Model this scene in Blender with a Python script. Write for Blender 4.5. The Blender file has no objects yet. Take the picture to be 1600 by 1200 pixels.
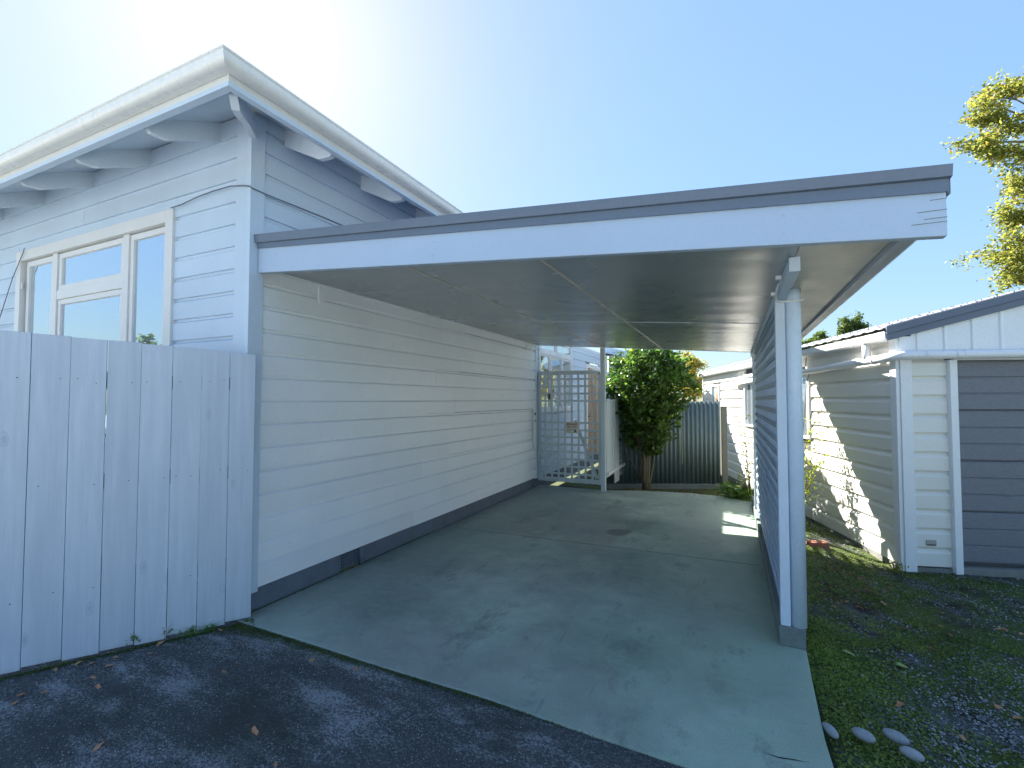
import bpy, math, random
import numpy as np
from mathutils import Vector
R = math.radians
scn = bpy.context.scene
COL = scn.collection
rng = np.random.default_rng(7)
random.seed(7)

# ------------------------------------------------------------------ camera
YAW, PITCH, CAMH = math.atan(342/735), math.atan(25/735), 1.55
cam_d = bpy.data.cameras.new('camera')
cam_d.sensor_width = 36.0
cam_d.lens = 36.0*735/1600
cam_d.clip_start = 0.05
cam_d.clip_end = 2000
cam = bpy.data.objects.new('camera', cam_d)
cam.location = (0, 0, CAMH)
cam.rotation_euler = (math.pi/2+PITCH, 0, YAW)
COL.objects.link(cam)
scn.camera = cam

# ------------------------------------------------------------------ light
SUN_EL, SUN_AZ = 36.9, 55.1          # azimuth measured to the left of +Y
world = bpy.data.worlds.new('World')
scn.world = world
world.use_nodes = True
wn = world.node_tree
bg = wn.nodes['Background']
sky = wn.nodes.new('ShaderNodeTexSky')
sky.sky_type = 'NISHITA'
sky.sun_disc = False
sky.sun_elevation = R(SUN_EL)
sky.sun_rotation = R(-SUN_AZ)
sky.air_density = 1.0
sky.dust_density = 0.6
sky.ozone_density = 2.5
# compress the sky's brightness range (hue kept) as the bracketed photograph does
bw = wn.nodes.new('ShaderNodeRGBToBW')
pw = wn.nodes.new('ShaderNodeMath'); pw.operation = 'POWER'; pw.inputs[1].default_value = -0.62
tint = wn.nodes.new('ShaderNodeMix'); tint.data_type = 'RGBA'; tint.blend_type = 'MULTIPLY'
tint.inputs[0].default_value = 1.0; tint.inputs[7].default_value = (0.605, 0.635, 0.635, 1)
scl = wn.nodes.new('ShaderNodeVectorMath'); scl.operation = 'SCALE'
wn.links.new(sky.outputs[0], bw.inputs[0]); wn.links.new(bw.outputs[0], pw.inputs[0])
wn.links.new(sky.outputs[0], tint.inputs[6]); wn.links.new(tint.outputs[2], scl.inputs[0]); wn.links.new(pw.outputs[0], scl.inputs['Scale'])
wn.links.new(scl.outputs[0], bg.inputs[0])
bg.inputs[1].default_value = 0.15
sun_d = bpy.data.lights.new('sun', 'SUN')
sun_d.energy = 4.2
sun_d.angle = R(0.5)
sun_d.color = (1.0, 0.95, 0.87)
sun = bpy.data.objects.new('sun', sun_d)
sdir = Vector((-math.sin(R(SUN_AZ))*math.cos(R(SUN_EL)), math.cos(R(SUN_AZ))*math.cos(R(SUN_EL)), math.sin(R(SUN_EL))))
sun.rotation_euler = sdir.to_track_quat('Z', 'Y').to_euler()
sun.location = sdir*30
COL.objects.link(sun)
vs = scn.view_settings
vs.view_transform = 'Standard'
vs.look = 'None'
vs.gamma = 1.0
vs.use_curve_mapping = False
vs.exposure = 2.3

# ------------------------------------------------------------------ materials
class NT:
    def __init__(s, name, rough=0.5, spec=0.5):
        s.m = bpy.data.materials.new(name)
        s.m.use_nodes = True
        s.t = s.m.node_tree
        s.b = s.t.nodes['Principled BSDF']
        s.b.inputs['Roughness'].default_value = rough
        s.b.inputs['Specular IOR Level'].default_value = spec
        s.pos = s.n('ShaderNodeNewGeometry').outputs['Position']
    def n(s, typ, **kw):
        nd = s.t.nodes.new(typ)
        for k, v in kw.items():
            setattr(nd, k, v)
        return nd
    def l(s, a, b):
        s.t.links.new(a, b)
    def noise(s, scale=5, detail=4, rough=0.55, stretch=None, src=None, rot=None):
        v = src or s.pos
        if stretch or rot:
            mp = s.n('ShaderNodeMapping')
            if stretch: mp.inputs['Scale'].default_value = stretch
            if rot: mp.inputs['Rotation'].default_value = rot
            s.l(v, mp.inputs[0]); v = mp.outputs[0]
        nd = s.n('ShaderNodeTexNoise')
        nd.inputs['Scale'].default_value = scale
        nd.inputs['Detail'].default_value = detail
        nd.inputs['Roughness'].default_value = rough
        s.l(v, nd.inputs['Vector'])
        return nd.outputs['Fac']
    def ramp(s, fac, stops):
        r = s.n('ShaderNodeValToRGB')
        el = r.color_ramp.elements
        while len(el) < len(stops): el.new(0.5)
        for e, (p, c) in zip(el, stops):
            e.position = p
            e.color = (c, c, c, 1) if isinstance(c, (int, float)) else (*c, 1)
        s.l(fac, r.inputs[0])
        return r.outputs[0]
    def mix(s, fac, a, b, mode='MIX'):
        m = s.n('ShaderNodeMix', data_type='RGBA', blend_type=mode)
        for inp, v in ((m.inputs[0], fac), (m.inputs[6], a), (m.inputs[7], b)):
            if isinstance(v, (int, float)): inp.default_value = v
            elif isinstance(v, tuple): inp.default_value = (*v, 1)
            else: s.l(v, inp)
        return m.outputs[2]
    def math(s, op, a, b=0.0):
        m = s.n('ShaderNodeMath', operation=op)
        for inp, v in ((m.inputs[0], a), (m.inputs[1], b)):
            if isinstance(v, (int, float)): inp.default_value = v
            else: s.l(v, inp)
        return m.outputs[0]
    def rnd(s):
        return s.n('ShaderNodeObjectInfo').outputs['Random']
    def color(s, c):
        if isinstance(c, tuple): s.b.inputs['Base Color'].default_value = (*c, 1)
        else: s.l(c, s.b.inputs['Base Color'])
    def bump(s, h, strength=0.3, dist=0.002):
        b = s.n('ShaderNodeBump')
        b.inputs['Strength'].default_value = strength
        b.inputs['Distance'].default_value = dist
        s.l(h, b.inputs['Height'])
        s.l(b.outputs[0], s.b.inputs['Normal'])
    def rough(s, v):
        s.l(v, s.b.inputs['Roughness'])

def sc(c, k): return tuple(min(1, x*k) for x in c)

def paint(name, c, rough=0.45, grain=None, dirt=0.12, wear=0.0, wearcol=(.16, .14, .12), bump=0.25, vary=0.06):
    """oil paint over timber: soft blotches, fine grain, a few specks, per-piece value"""
    m = NT(name, rough)
    blot = m.ramp(m.noise(1.7, 5, .6), [(.3, 0.0), (.75, 1.0)])
    base = m.mix(blot, sc(c, 1-dirt), sc(c, 1.0+dirt*.35))
    g = m.noise(26, 5, .65, stretch=grain or (1, 1, 1))
    base = m.mix(.35, base, m.mix(m.ramp(g, [(.3, 0), (.7, 1)]), sc(c, .8), sc(c, 1.08)))
    rv = m.math('MULTIPLY_ADD', m.rnd(), vary)
    rv.node.inputs[2].default_value = 1-vary/2
    hv = m.n('ShaderNodeHueSaturation')
    m.l(rv, hv.inputs['Value']); m.l(base, hv.inputs['Color'])
    base = hv.outputs[0]
    speck = m.ramp(m.noise(38, 2, .5), [(.0, 0), (.735, 0), (.78, 1)])
    base = m.mix(m.math('MULTIPLY', speck, .35), base, sc(wearcol, 1.4))
    if wear:
        w = m.ramp(m.noise(9, 7, .75, stretch=grain or (1, 1, 1)), [(.0, 0), (1-wear-.03, 0), (1-wear+.03, 1)])
        base = m.mix(w, base, wearcol)
    m.color(base)
    m.bump(m.math('ADD', g, m.noise(140, 2, .5)), bump, .0015)
    m.rough(m.ramp(m.noise(6, 3), [(.2, rough-.07), (.8, rough+.12)]))
    return m.m

M = {}
# house base colours: a very pale blue grey
M['house_blue'] = paint('house_paint_pale_blue', (.56, .67, .79), .42, (1, 1, 14))
M['house_wall'] = paint('house_paint_off_white', (.80, .845, .885), .36, (1, 1, 14), dirt=.08)
M['trim'] = paint('corner_trim_paint', (.57, .68, .80), .42, (9, 9, 1))
M['white_trim'] = paint('white_window_paint', (.76, .755, .74), .4, (6, 6, 6), dirt=.1, wear=.04)
M['gutter'] = paint('cream_gutter_enamel', (.80, .80, .77), .28, (1, 1, 1), dirt=.05)
M['fascia_board'] = paint('fascia_board_paint', (.43, .54, .68), .45, (3, 3, 12), dirt=.1, wear=.27, wearcol=(.30, .28, .26))
M['soffit'] = paint('soffit_paint', (.66, .74, .82), .5, (2, 2, 2), dirt=.1)
M['fence'] = paint('fence_board_wash', (.52, .60, .70), .6, (7, 7, .7), dirt=.22, wear=.30, wearcol=(.33, .35, .39), bump=.5, vary=.14)
M['flashing'] = paint('grey_flashing_steel', (.135, .175, .235), .38, (2, 2, 2), dirt=.12, bump=.05)
M['lattice'] = paint('lattice_paint', (.36, .45, .56), .5, (5, 5, 5), dirt=.12, wear=.2, wearcol=(.3, .32, .34))
M['gate'] = paint('gate_lath_paint', (.58, .66, .69), .5, (5, 5, 5), dirt=.14, wear=.2, wearcol=(.33, .33, .3))
M['post'] = paint('post_paint_weathered', (.60, .71, .83), .5, (10, 10, .8), dirt=.14, wear=.33, wearcol=(.30, .32, .34), bump=.6)
M['pipe'] = paint('downpipe_enamel', (.62, .76, .92), .3, (2, 2, 1), dirt=.08, bump=.05)
M['pipe_white'] = paint('white_plastic_pipe', (.80, .81, .82), .3, (2, 2, 2), dirt=.08, bump=.05)
M['garage'] = paint('garage_steel_cream', (.82, .80, .73), .38, (1, 1, 8), dirt=.07, bump=.06)
M['garage_trim'] = paint('garage_trim_cream', (.86, .87, .86), .36, (2, 2, 2), dirt=.07, bump=.05)
M['garage_roof'] = paint('grey_roof_steel', (.46, .47, .50), .45, (2, 2, 2), dirt=.1, bump=.05)
M['barge'] = paint('barge_steel_slate', (.125, .15, .20), .38, (2, 2, 2), dirt=.1, bump=.05)
M['corr_fence'] = paint('corrugated_steel_fence', (.145, .20, .205), .36, (4, 4, .5), dirt=.22, bump=.1)
M['side_metal'] = paint('side_gutter_enamel', (.36, .40, .45), .35, dirt=.15, bump=.05)
M['fascia_nail'] = paint('filled_nail', (.42, .50, .58), .6)
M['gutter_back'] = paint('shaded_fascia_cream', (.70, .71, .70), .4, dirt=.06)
M['dark'] = paint('dark_gap', (.02, .02, .022), .8)
M['inside'] = paint('room_interior_shade', (.10, .11, .12), .9)
M['curtain'] = paint('pale_curtain', (.55, .56, .55), .9, (20, 20, 1))
M['timber_door'] = paint('varnished_door', (.40, .25, .13), .4, (12, 12, 1), dirt=.2)
M['raw_post'] = paint('weathered_fence_post', (.17, .18, .15), .8, (12, 12, 1), dirt=.3, bump=.6)
M['iron'] = paint('black_latch_metal', (.03, .03, .035), .5)
M['wire'] = paint('grey_cable_sheath', (.14, .16, .2), .6)
M['sign'] = paint('sign_enamel', (.70, .68, .60), .4, dirt=.1)
M['sign_red'] = paint('sign_red_ink', (.35, .07, .05), .5)
M['sign_green'] = paint('sign_green_ink', (.18, .30, .2), .5)
M['brick'] = paint('red_brick', (.34, .13, .08), .85, dirt=.25, bump=.7)
M['vent'] = paint('vent_plastic', (.42, .40, .34), .6)
M['house_roof'] = paint('house_roof_steel', (.30, .32, .34), .45)

def fence_mat():
    m = NT('whitewashed_fence_board', .6)
    off = m.n('ShaderNodeVectorMath', operation='MULTIPLY_ADD')
    cmb = m.n('ShaderNodeCombineXYZ'); m.l(m.rnd(), cmb.inputs[0]); m.l(m.rnd(), cmb.inputs[2])
    m.l(cmb.outputs[0], off.inputs[0]); off.inputs[1].default_value = (37, 0, 53); m.l(m.pos, off.inputs[2])
    src = off.outputs[0]
    g = m.noise(24, 8, .72, stretch=(1, 1, .055), src=src)          # long grain
    g2 = m.noise(5, 6, .6, stretch=(1, 1, .25), src=src)            # smudges
    base = m.mix(m.ramp(g, [(.32, 0), (.66, 1)]), (.44, .50, .575), (.53, .595, .67))
    base = m.mix(m.math('MULTIPLY', m.ramp(g2, [(.48, 0), (.66, 1)]), .55), base, (.43, .50, .58))
    v = m.n('ShaderNodeTexVoronoi'); v.inputs['Scale'].default_value = 1.0
    mp = m.n('ShaderNodeMapping'); mp.inputs['Scale'].default_value = (5.5, 5.5, 2.6); m.l(src, mp.inputs[0]); m.l(mp.outputs[0], v.inputs['Vector'])
    d = m.math('ADD', v.outputs['Distance'], m.math('MULTIPLY', g, .05))
    knot = m.ramp(d, [(0, 1), (.075, .85), (.10, .1), (.125, .55), (.16, 0)])
    base = m.mix(m.math('MULTIPLY', knot, .5), base, (.27, .32, .40))
    foot = m.n('ShaderNodeSeparateXYZ'); m.l(m.pos, foot.inputs[0])
    fm = m.n('ShaderNodeMapRange'); fm.inputs[1].default_value = .10; fm.inputs[2].default_value = .0
    m.l(m.math('ADD', foot.outputs[2], m.math('MULTIPLY', g2, .12)), fm.inputs[0])
    base = m.mix(m.math('MULTIPLY', fm.outputs[0], .6), base, (.26, .29, .26))   # splashed dirt at the foot
    hv = m.n('ShaderNodeHueSaturation'); rv = m.math('MULTIPLY_ADD', m.rnd(), .12); rv.node.inputs[2].default_value = .94
    m.l(rv, hv.inputs['Value']); m.l(base, hv.inputs['Color'])
    m.color(hv.outputs[0])
    m.bump(m.math('ADD', g, knot), .6, .003)
    return m.m
M['fence'] = fence_mat()

def door_mat():
    m = NT('garage_door_woodgrain_steel', .4)
    g = m.noise(22, 6, .7, stretch=(1.2, 1.2, 16))
    m.color(m.mix(m.ramp(g, [(.3, 0), (.75, 1)]), (.13, .135, .155), (.27, .275, .305)))
    m.bump(g, .8, .004)
    return m.m
M['roller'] = door_mat()

def ceil_mat():
    m = NT('ceiling_gloss_paint', .2)
    b = m.ramp(m.noise(2.2, 5, .6), [(.3, 0), (.8, 1)])
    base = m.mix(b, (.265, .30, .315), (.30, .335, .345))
    spots = m.ramp(m.noise(6, 5, .7), [(0, 0), (.70, 0), (.73, 1)])
    base = m.mix(m.math('MULTIPLY', spots, .25), base, (.30, .20, .14))     # peeling rusty flecks
    m.color(base)
    waves = m.noise(2.6, 0, .3, stretch=(.35, 1.5, 1))                      # sheets sag between the battens
    m.bump(waves, .14, .05)
    m.rough(m.ramp(m.noise(1.5, 1), [(.2, .24), (.8, .32)]))
    m.b.inputs['Specular IOR Level'].default_value = .8
    return m.m
M['ceiling'] = ceil_mat()
M['overhang'] = paint('overhang_bounce_beige', (.62, .58, .50), .4, (1, 1, 1), dirt=.3, wear=.2, wearcol=(.5, .48, .42))  # bounce from the sunlit ground is put into this lighter beige

def glass_mat():
    m = NT('window_glass', .015, .9)
    m.b.inputs['Metallic'].default_value = .8          # coated pane: mostly mirror, a little dark room
    m.color((.62, .70, .76))
    m.bump(m.noise(1.2, 2), .05, .01)
    return m.m
M['glass'] = glass_mat()

def concrete_slab_mat():
    m = NT('carport_concrete', .62)
    a = m.ramp(m.noise(.75, 8, .68), [(.40, 0), (.60, 1)])
    base = m.mix(a, (.09, .145, .14), (.46, .54, .45))
    b = m.ramp(m.noise(3.1, 9, .78), [(.42, 0), (.60, 1)])
    base = m.mix(m.math('MULTIPLY', b, .40), base, (.25, .37, .28))
    wm = m.ramp(m.noise(.62, 5, .6, stretch=(1.8, .7, 1), rot=(0, 0, .3)), [(.50, 0), (.60, 1)])
    base = m.mix(m.math('MULTIPLY', wm, .45), base, (.30, .27, .25))
    # lens-flare green painted in with some algae, middle and open side, pinkish band between
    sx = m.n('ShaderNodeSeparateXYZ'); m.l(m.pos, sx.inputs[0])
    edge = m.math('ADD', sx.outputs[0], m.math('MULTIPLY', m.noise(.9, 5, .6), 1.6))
    flare_algae = m.n('ShaderNodeMapRange'); flare_algae.inputs[1].default_value = -.6; flare_algae.inputs[2].default_value = .9; m.l(edge, flare_algae.inputs[0])
    base = m.mix(m.math('MULTIPLY', flare_algae.outputs[0], .42), base, (.36, .56, .36))
    wall_dark = m.n('ShaderNodeMapRange'); wall_dark.inputs[1].default_value = -.9; wall_dark.inputs[2].default_value = -2.1; m.l(edge, wall_dark.inputs[0])
    base = m.mix(m.math('MULTIPLY', wall_dark.outputs[0], .55), base, (.14, .20, .20))  # darker teal towards the house wall
    ed = m.ramp(m.noise(8, 9, .8, stretch=(1, 2, 1)), [(.50, 0), (.60, 1)])
    base = m.mix(m.math('MULTIPLY', ed, .22), base, (.42, .46, .44))
    dk = m.ramp(m.noise(1.7, 9, .78, stretch=(1.6, .7, 1)), [(.54, 0), (.64, 1)])
    base = m.mix(m.math('MULTIPLY', dk, .65), base, (.085, .12, .105))
    scr = m.ramp(m.noise(9, 3, .5, stretch=(3.4, .16, 1), rot=(0, 0, .25)), [(0, 0), (.70, 0), (.73, 1)])
    base = m.mix(m.math('MULTIPLY', scr, .4), base, (.09, .11, .105))
    sh = m.ramp(m.noise(2.3, 3, .5), [(.35, 0), (.65, 1)])
    # oil spot: its own shape in the middle of the bay
    sub = m.n('ShaderNodeVectorMath', operation='SUBTRACT')
    sub.inputs[1].default_value = (-1.20, 5.62, 0)
    m.l(m.pos, sub.inputs[0])
    wob = m.n('ShaderNodeTexNoise'); wob.inputs['Scale'].default_value = 3
    m.l(m.pos, wob.inputs['Vector'])
    sc_ = m.n('ShaderNodeVectorMath', operation='MULTIPLY'); sc_.inputs[1].default_value = (2.5, 3.0, 1)
    m.l(sub.outputs[0], sc_.inputs[0])
    ln = m.n('ShaderNodeVectorMath', operation='LENGTH'); m.l(sc_.outputs[0], ln.inputs[0])
    d = m.math('ADD', ln.outputs['Value'], m.math('MULTIPLY', wob.outputs['Fac'], 1.2))
    oil = m.ramp(d, [(0, 1), (.86, 1), (1.0, 0)])
    base = m.mix(m.math('MULTIPLY', oil, .8), base, (.035, .05, .045))
    fine = m.noise(170, 4, .7)
    base = m.mix(.30, base, m.mix(m.ramp(fine, [(.36, 0), (.64, 1)]), (.06, .08, .075), (.46, .50, .46)), 'MIX')
    chips = m.ramp(m.noise(55, 2, .5), [(0, 0), (.745, 0), (.77, 1)])
    base = m.mix(m.math('MULTIPLY', chips, .7), base, (.5, .5, .46))
    m.color(base)
    m.bump(m.math('ADD', fine, m.noise(14, 5, .6)), .35, .003)
    m.rough(m.ramp(a, [(0, .5), (1, .8)]))
    return m.m
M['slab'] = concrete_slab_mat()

def asphalt_mat():
    m = NT('old_asphalt', .75)
    v = m.n('ShaderNodeTexVoronoi'); v.inputs['Scale'].default_value = 150
    m.l(m.pos, v.inputs['Vector'])
    fine = m.noise(55, 8, .8)
    base = m.mix(m.ramp(v.outputs['Color'], [(.2, 0), (.95, 1)]), (.045, .052, .056), (.20, .215, .225))
    base = m.mix(m.ramp(fine, [(.36, 0), (.66, 1)]), (.034, .040, .043), base)
    low = m.noise(1.7, 6, .62, stretch=(1, 3.4, 1), rot=(0, 0, .95))
    hi = m.noise(60, 8, .85, stretch=(1, 1.6, 1), rot=(0, 0, .95))
    mask = m.math('ADD', m.math('MULTIPLY', low, .8), m.math('MULTIPLY', hi, 1.2))
    mr = m.n('ShaderNodeMapRange'); mr.inputs[1].default_value = 1.03; mr.inputs[2].default_value = 1.11
    m.l(mask, mr.inputs[0])
    base = m.mix(m.math('MULTIPLY', mr.outputs[0], .75), base, (.36, .40, .43))
    moss = m.ramp(m.math('ADD', m.math('MULTIPLY', m.noise(1.1, 4, .6), .8), m.math('MULTIPLY', fine, .3)), [(.56, 0), (.66, 1)])
    base = m.mix(m.math('MULTIPLY', moss, .7), base, (.020, .026, .016))
    stone = m.ramp(m.noise(80, 2, .5), [(0, 0), (.68, 0), (.71, 1)])
    base = m.mix(m.math('MULTIPLY', stone, .7), base, (.30, .32, .33))
    m.color(base)
    m.bump(m.math('ADD', v.outputs['Distance'], fine), 1.0, .008)
    return m.m
M['asphalt'] = asphalt_mat()

def soil_mat():
    m = NT('mossy_gravel_soil', .9, .2)
    v = m.n('ShaderNodeTexVoronoi'); v.inputs['Scale'].default_value = 70
    m.l(m.pos, v.inputs['Vector'])
    grav = m.mix(m.ramp(v.outputs['Color'], [(.1, 0), (.9, 1)]), (.045, .048, .048), (.20, .21, .22))
    soil = m.mix(m.ramp(m.noise(18, 6, .7), [(.3, 0), (.7, 1)]), (.018, .016, .011), (.055, .048, .032))
    base = m.mix(m.ramp(m.noise(4, 6, .7), [(.42, 0), (.6, 1)]), soil, grav)
    moss = m.mix(m.ramp(m.noise(45, 5, .7), [(.3, 0), (.7, 1)]), (.035, .06, .012), (.12, .17, .03))
    base = m.mix(m.ramp(m.noise(1.6, 7, .7), [(.40, 0), (.56, 1)]), base, moss)
    m.color(base)
    m.bump(m.math('ADD', v.outputs['Distance'], m.noise(40, 6, .75)), 1.0, .012)
    return m.m
M['soil'] = soil_mat()

def grass_far_mat():
    m = NT('rough_lawn', .9, .2)
    m.color(m.mix(m.ramp(m.noise(3, 6, .7), [(.3, 0), (.7, 1)]), (.05, .075, .02), (.11, .12, .05)))
    m.bump(m.noise(30, 5, .7), .8, .02)
    return m.m
M['lawn'] = grass_far_mat()

def conc_mat(name, c):
    m = NT(name, .8)
    a = m.ramp(m.noise(5, 7, .7), [(.3, 0), (.7, 1)])
    f = m.noise(90, 4, .7)
    base = m.mix(a, sc(c, .7), sc(c, 1.15))
    base = m.mix(.3, base, m.mix(m.ramp(f, [(.3, 0), (.7, 1)]), sc(c, .5), sc(c, 1.5)))
    m.color(base)
    m.bump(m.math('ADD', f, a), .5, .004)
    return m.m
M['plinth'] = conc_mat('painted_plinth_slate', (.115, .145, .185))
M['kerb'] = conc_mat('kerb_concrete', (.17, .205, .20))
M['kerb_dark'] = conc_mat('joint_dirt', (.21, .27, .245))
M['found'] = conc_mat('garage_foundation_concrete', (.22, .22, .20))
M['pebble'] = conc_mat('river_stone', (.29, .32, .34))

def leaf_mat(name, c0, c1, c2=None, trans=.45, rough=.4, amount=.02):
    m = NT(name, rough, .5)
    at = m.n('ShaderNodeAttribute', attribute_name='rnd').outputs['Fac']
    stops = [(0, c0), (.8, c1)]
    if c2: stops += [(.8+.19*(1-amount), c1), (1-amount+.001, c2)] if amount > .03 else [(1-amount, c1), (1-amount+.001, c2)]
    colr = m.ramp(at, stops)
    m.color(colr)
    tr = m.n('ShaderNodeBsdfTranslucent')
    hv = m.n('ShaderNodeHueSaturation'); hv.inputs['Value'].default_value = 1.7; hv.inputs['Saturation'].default_value = 1.1
    m.l(colr, hv.inputs['Color']); m.l(hv.outputs[0], tr.inputs[0])
    mx = m.n('ShaderNodeMixShader'); mx.inputs[0].default_value = trans
    out = m.t.nodes['Material Output']
    m.l(m.b.outputs[0], mx.inputs[1]); m.l(tr.outputs[0], mx.inputs[2]); m.l(mx.outputs[0], out.inputs[0])
    return m.m
M['camellia'] = leaf_mat('glossy_shrub_leaf', (.030, .072, .022), (.12, .20, .04), (.45, .42, .06), .45, .28, .015)
M['tree_leaf'] = leaf_mat('yellow_green_tree_leaf', (.09, .12, .03), (.29, .29, .07), (.42, .27, .10), .5, .5, .12)
M['far_leaf'] = leaf_mat('far_green_leaf', (.05, .09, .02), (.11, .15, .04), None, .4)
M['autumn_leaf'] = leaf_mat('autumn_shrub_leaf', (.18, .20, .04), (.42, .34, .08), (.40, .20, .08), .5, .5, .2)
M['vine_leaf'] = leaf_mat('lime_climber_leaf', (.14, .20, .02), (.34, .38, .04), None, .5)
M['herb_leaf'] = leaf_mat('green_herb_leaf', (.05, .12, .02), (.14, .26, .04), None, .4)
M['moss_leaf'] = leaf_mat('moss_and_clover', (.045, .075, .015), (.20, .265, .05), None, .3, .7)
M['litter'] = leaf_mat('leaf_litter', (.08, .045, .02), (.28, .15, .07), None, .15, .8)
M['dry_leaf'] = leaf_mat('dry_orange_leaf', (.34, .15, .06), (.50, .27, .15), None, .2, .7)
M['green_leaf'] = leaf_mat('fallen_green_leaf', (.16, .28, .06), (.25, .36, .10), None, .2, .5)
M['bark'] = paint('pale_stem_bark', (.17, .15, .10), .85, (6, 6, 1), dirt=.3, bump=.8)
M['gravel'] = paint('gravel_chip', (.23, .26, .29), .8, dirt=.3, vary=.0, bump=.4)
# gravel: each chip its own value
def gravel_mat():
    m = NT('blue_grey_gravel', .75)
    at = m.n('ShaderNodeAttribute', attribute_name='rnd').outputs['Fac']
    m.color(m.ramp(at, [(0, (.06, .065, .065)), (.5, (.21, .225, .24)), (.9, (.38, .40, .42)), (1, (.50, .49, .45))]))
    m.bump(m.noise(200, 3), .4, .002)
    return m.m
M['gravel'] = gravel_mat()

# ------------------------------------------------------------------ object helpers
ORG = {}
def place(o, parent, c):
    if parent is not None:
        o.parent = parent
        p = ORG[parent.name]
    else:
        p = (0, 0, 0)
    o.location = (c[0]-p[0], c[1]-p[1], c[2]-p[2])
    ORG[o.name] = tuple(c)

def empty(name, label, cat, loc=(0, 0, 0), rotz=0, group=None, org=None, kind=None):
    o = bpy.data.objects.new(name, None)
    o.empty_display_size = .1
    COL.objects.link(o)
    o.location = loc
    o.rotation_euler = (0, 0, rotz)
    ORG[o.name] = tuple(org if org is not None else loc)
    tag(o, label, cat, group, kind)
    return o

def tag(o, label=None, cat=None, group=None, kind=None):
    if label: o['label'] = label
    if cat: o['category'] = cat
    if group: o['group'] = group
    if kind: o['kind'] = kind
    return o

def mobj(name, verts, faces, mat, parent=None, smooth=False, bevel=0.0, attr=None, origin=None):
    v = np.asarray(verts, dtype=float)
    c = origin if origin is not None else ((v.min(0)+v.max(0))/2)
    v = v-np.asarray(c)
    me = bpy.data.meshes.new(name)
    me.from_pydata(v.tolist(), [], faces)
    me.update()
    o = bpy.data.objects.new(name, me)
    COL.objects.link(o)
    me.materials.append(M[mat] if isinstance(mat, str) else mat)
    if smooth:
        me.polygons.foreach_set('use_smooth', [True]*len(me.polygons))
    if bevel:
        b = o.modifiers.new('bevel', 'BEVEL'); b.width = bevel; b.segments = 2; b.limit_method = 'ANGLE'
    if attr is not None:
        a = me.attributes.new('rnd', 'FLOAT', 'POINT'); a.data.foreach_set('value', np.asarray(attr, dtype=np.float32))
    place(o, parent, c)
    return o

BF = [(0, 3, 2, 1), (4, 5, 6, 7), (0, 1, 5, 4), (1, 2, 6, 5), (2, 3, 7, 6), (3, 0, 4, 7)]
def boxv(x0, x1, y0, y1, z0, z1):
    return [(x0, y0, z0), (x1, y0, z0), (x1, y1, z0), (x0, y1, z0), (x0, y0, z1), (x1, y0, z1), (x1, y1, z1), (x0, y1, z1)]
def box(name, x0, x1, y0, y1, z0, z1, mat, parent=None, bevel=0.0):
    return mobj(name, boxv(x0, x1, y0, y1, z0, z1), BF, mat, parent, bevel=bevel)
def hexa(name, v8, mat, parent=None, bevel=0.0):
    return mobj(name, v8, BF, mat, parent, bevel=bevel)
def prism(name, prof, t0, t1, fn, mat, parent=None, smooth=False, bevel=0.0):
    """profile [(a,b)...] extruded from t0 to t1, fn(t,a,b)->xyz"""
    n = len(prof)
    v = [fn(t0, a, b) for a, b in prof]+[fn(t1, a, b) for a, b in prof]
    f = [tuple(range(n))[::-1], tuple(range(n, 2*n))]
    f += [(i, (i+1) % n, n+(i+1) % n, n+i) for i in range(n)]
    return mobj(name, v, f, mat, parent, smooth, bevel)
def multibox(name, boxes, mat, parent=None, bevel=0.0):
    v, f = [], []
    for b in boxes:
        k = len(v); v += boxv(*b); f += [tuple(i+k for i in q) for q in BF]
    return mobj(name, v, f, mat, parent, bevel=bevel)
def tubevf(path, rad, seg=10):
    P = [Vector(p) for p in path]
    rads = rad if isinstance(rad, (list, tuple)) else [rad]*len(P)
    v, f = [], []
    up = Vector((0, 0, 1))
    prev = None
    for i, p in enumerate(P):
        d = (P[min(i+1, len(P)-1)]-P[max(i-1, 0)]).normalized()
        if prev is None:
            a = d.cross(up)
            if a.length < .01: a = d.cross(Vector((0, 1, 0)))
        else:
            a = prev-d*prev.dot(d)
        a.normalize(); prev = a; b = d.cross(a)
        for k in range(seg):
            t = 2*math.pi*k/seg
            v.append(tuple(p+(a*math.cos(t)+b*math.sin(t))*rads[i]))
    for i in range(len(P)-1):
        for k in range(seg):
            f.append((i*seg+k, i*seg+(k+1) % seg, (i+1)*seg+(k+1) % seg, (i+1)*seg+k))
    f.append(tuple(range(seg))[::-1]); f.append(tuple(range((len(P)-1)*seg, len(P)*seg)))
    return v, f
def tube(name, path, rad, mat, parent=None, seg=12, smooth=True):
    v, f = tubevf(path, rad, seg)
    return mobj(name, v, f, mat, parent, smooth)
def tubes(name, list_, mat, parent=None, seg=7):
    v, f = [], []
    for path, rad in list_:
        a, b = tubevf(path, rad, seg); k = len(v); v += a; f += [tuple(i+k for i in q) for q in b]
    return mobj(name, v, f, mat, parent, True)
def sheet(name, poly, z, mat, kind='structure', parent=None):
    o = mobj(name, [(x, y, z) for x, y in poly], [tuple(range(len(poly)))], mat, parent)
    if kind: o['kind'] = kind
    return o

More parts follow.
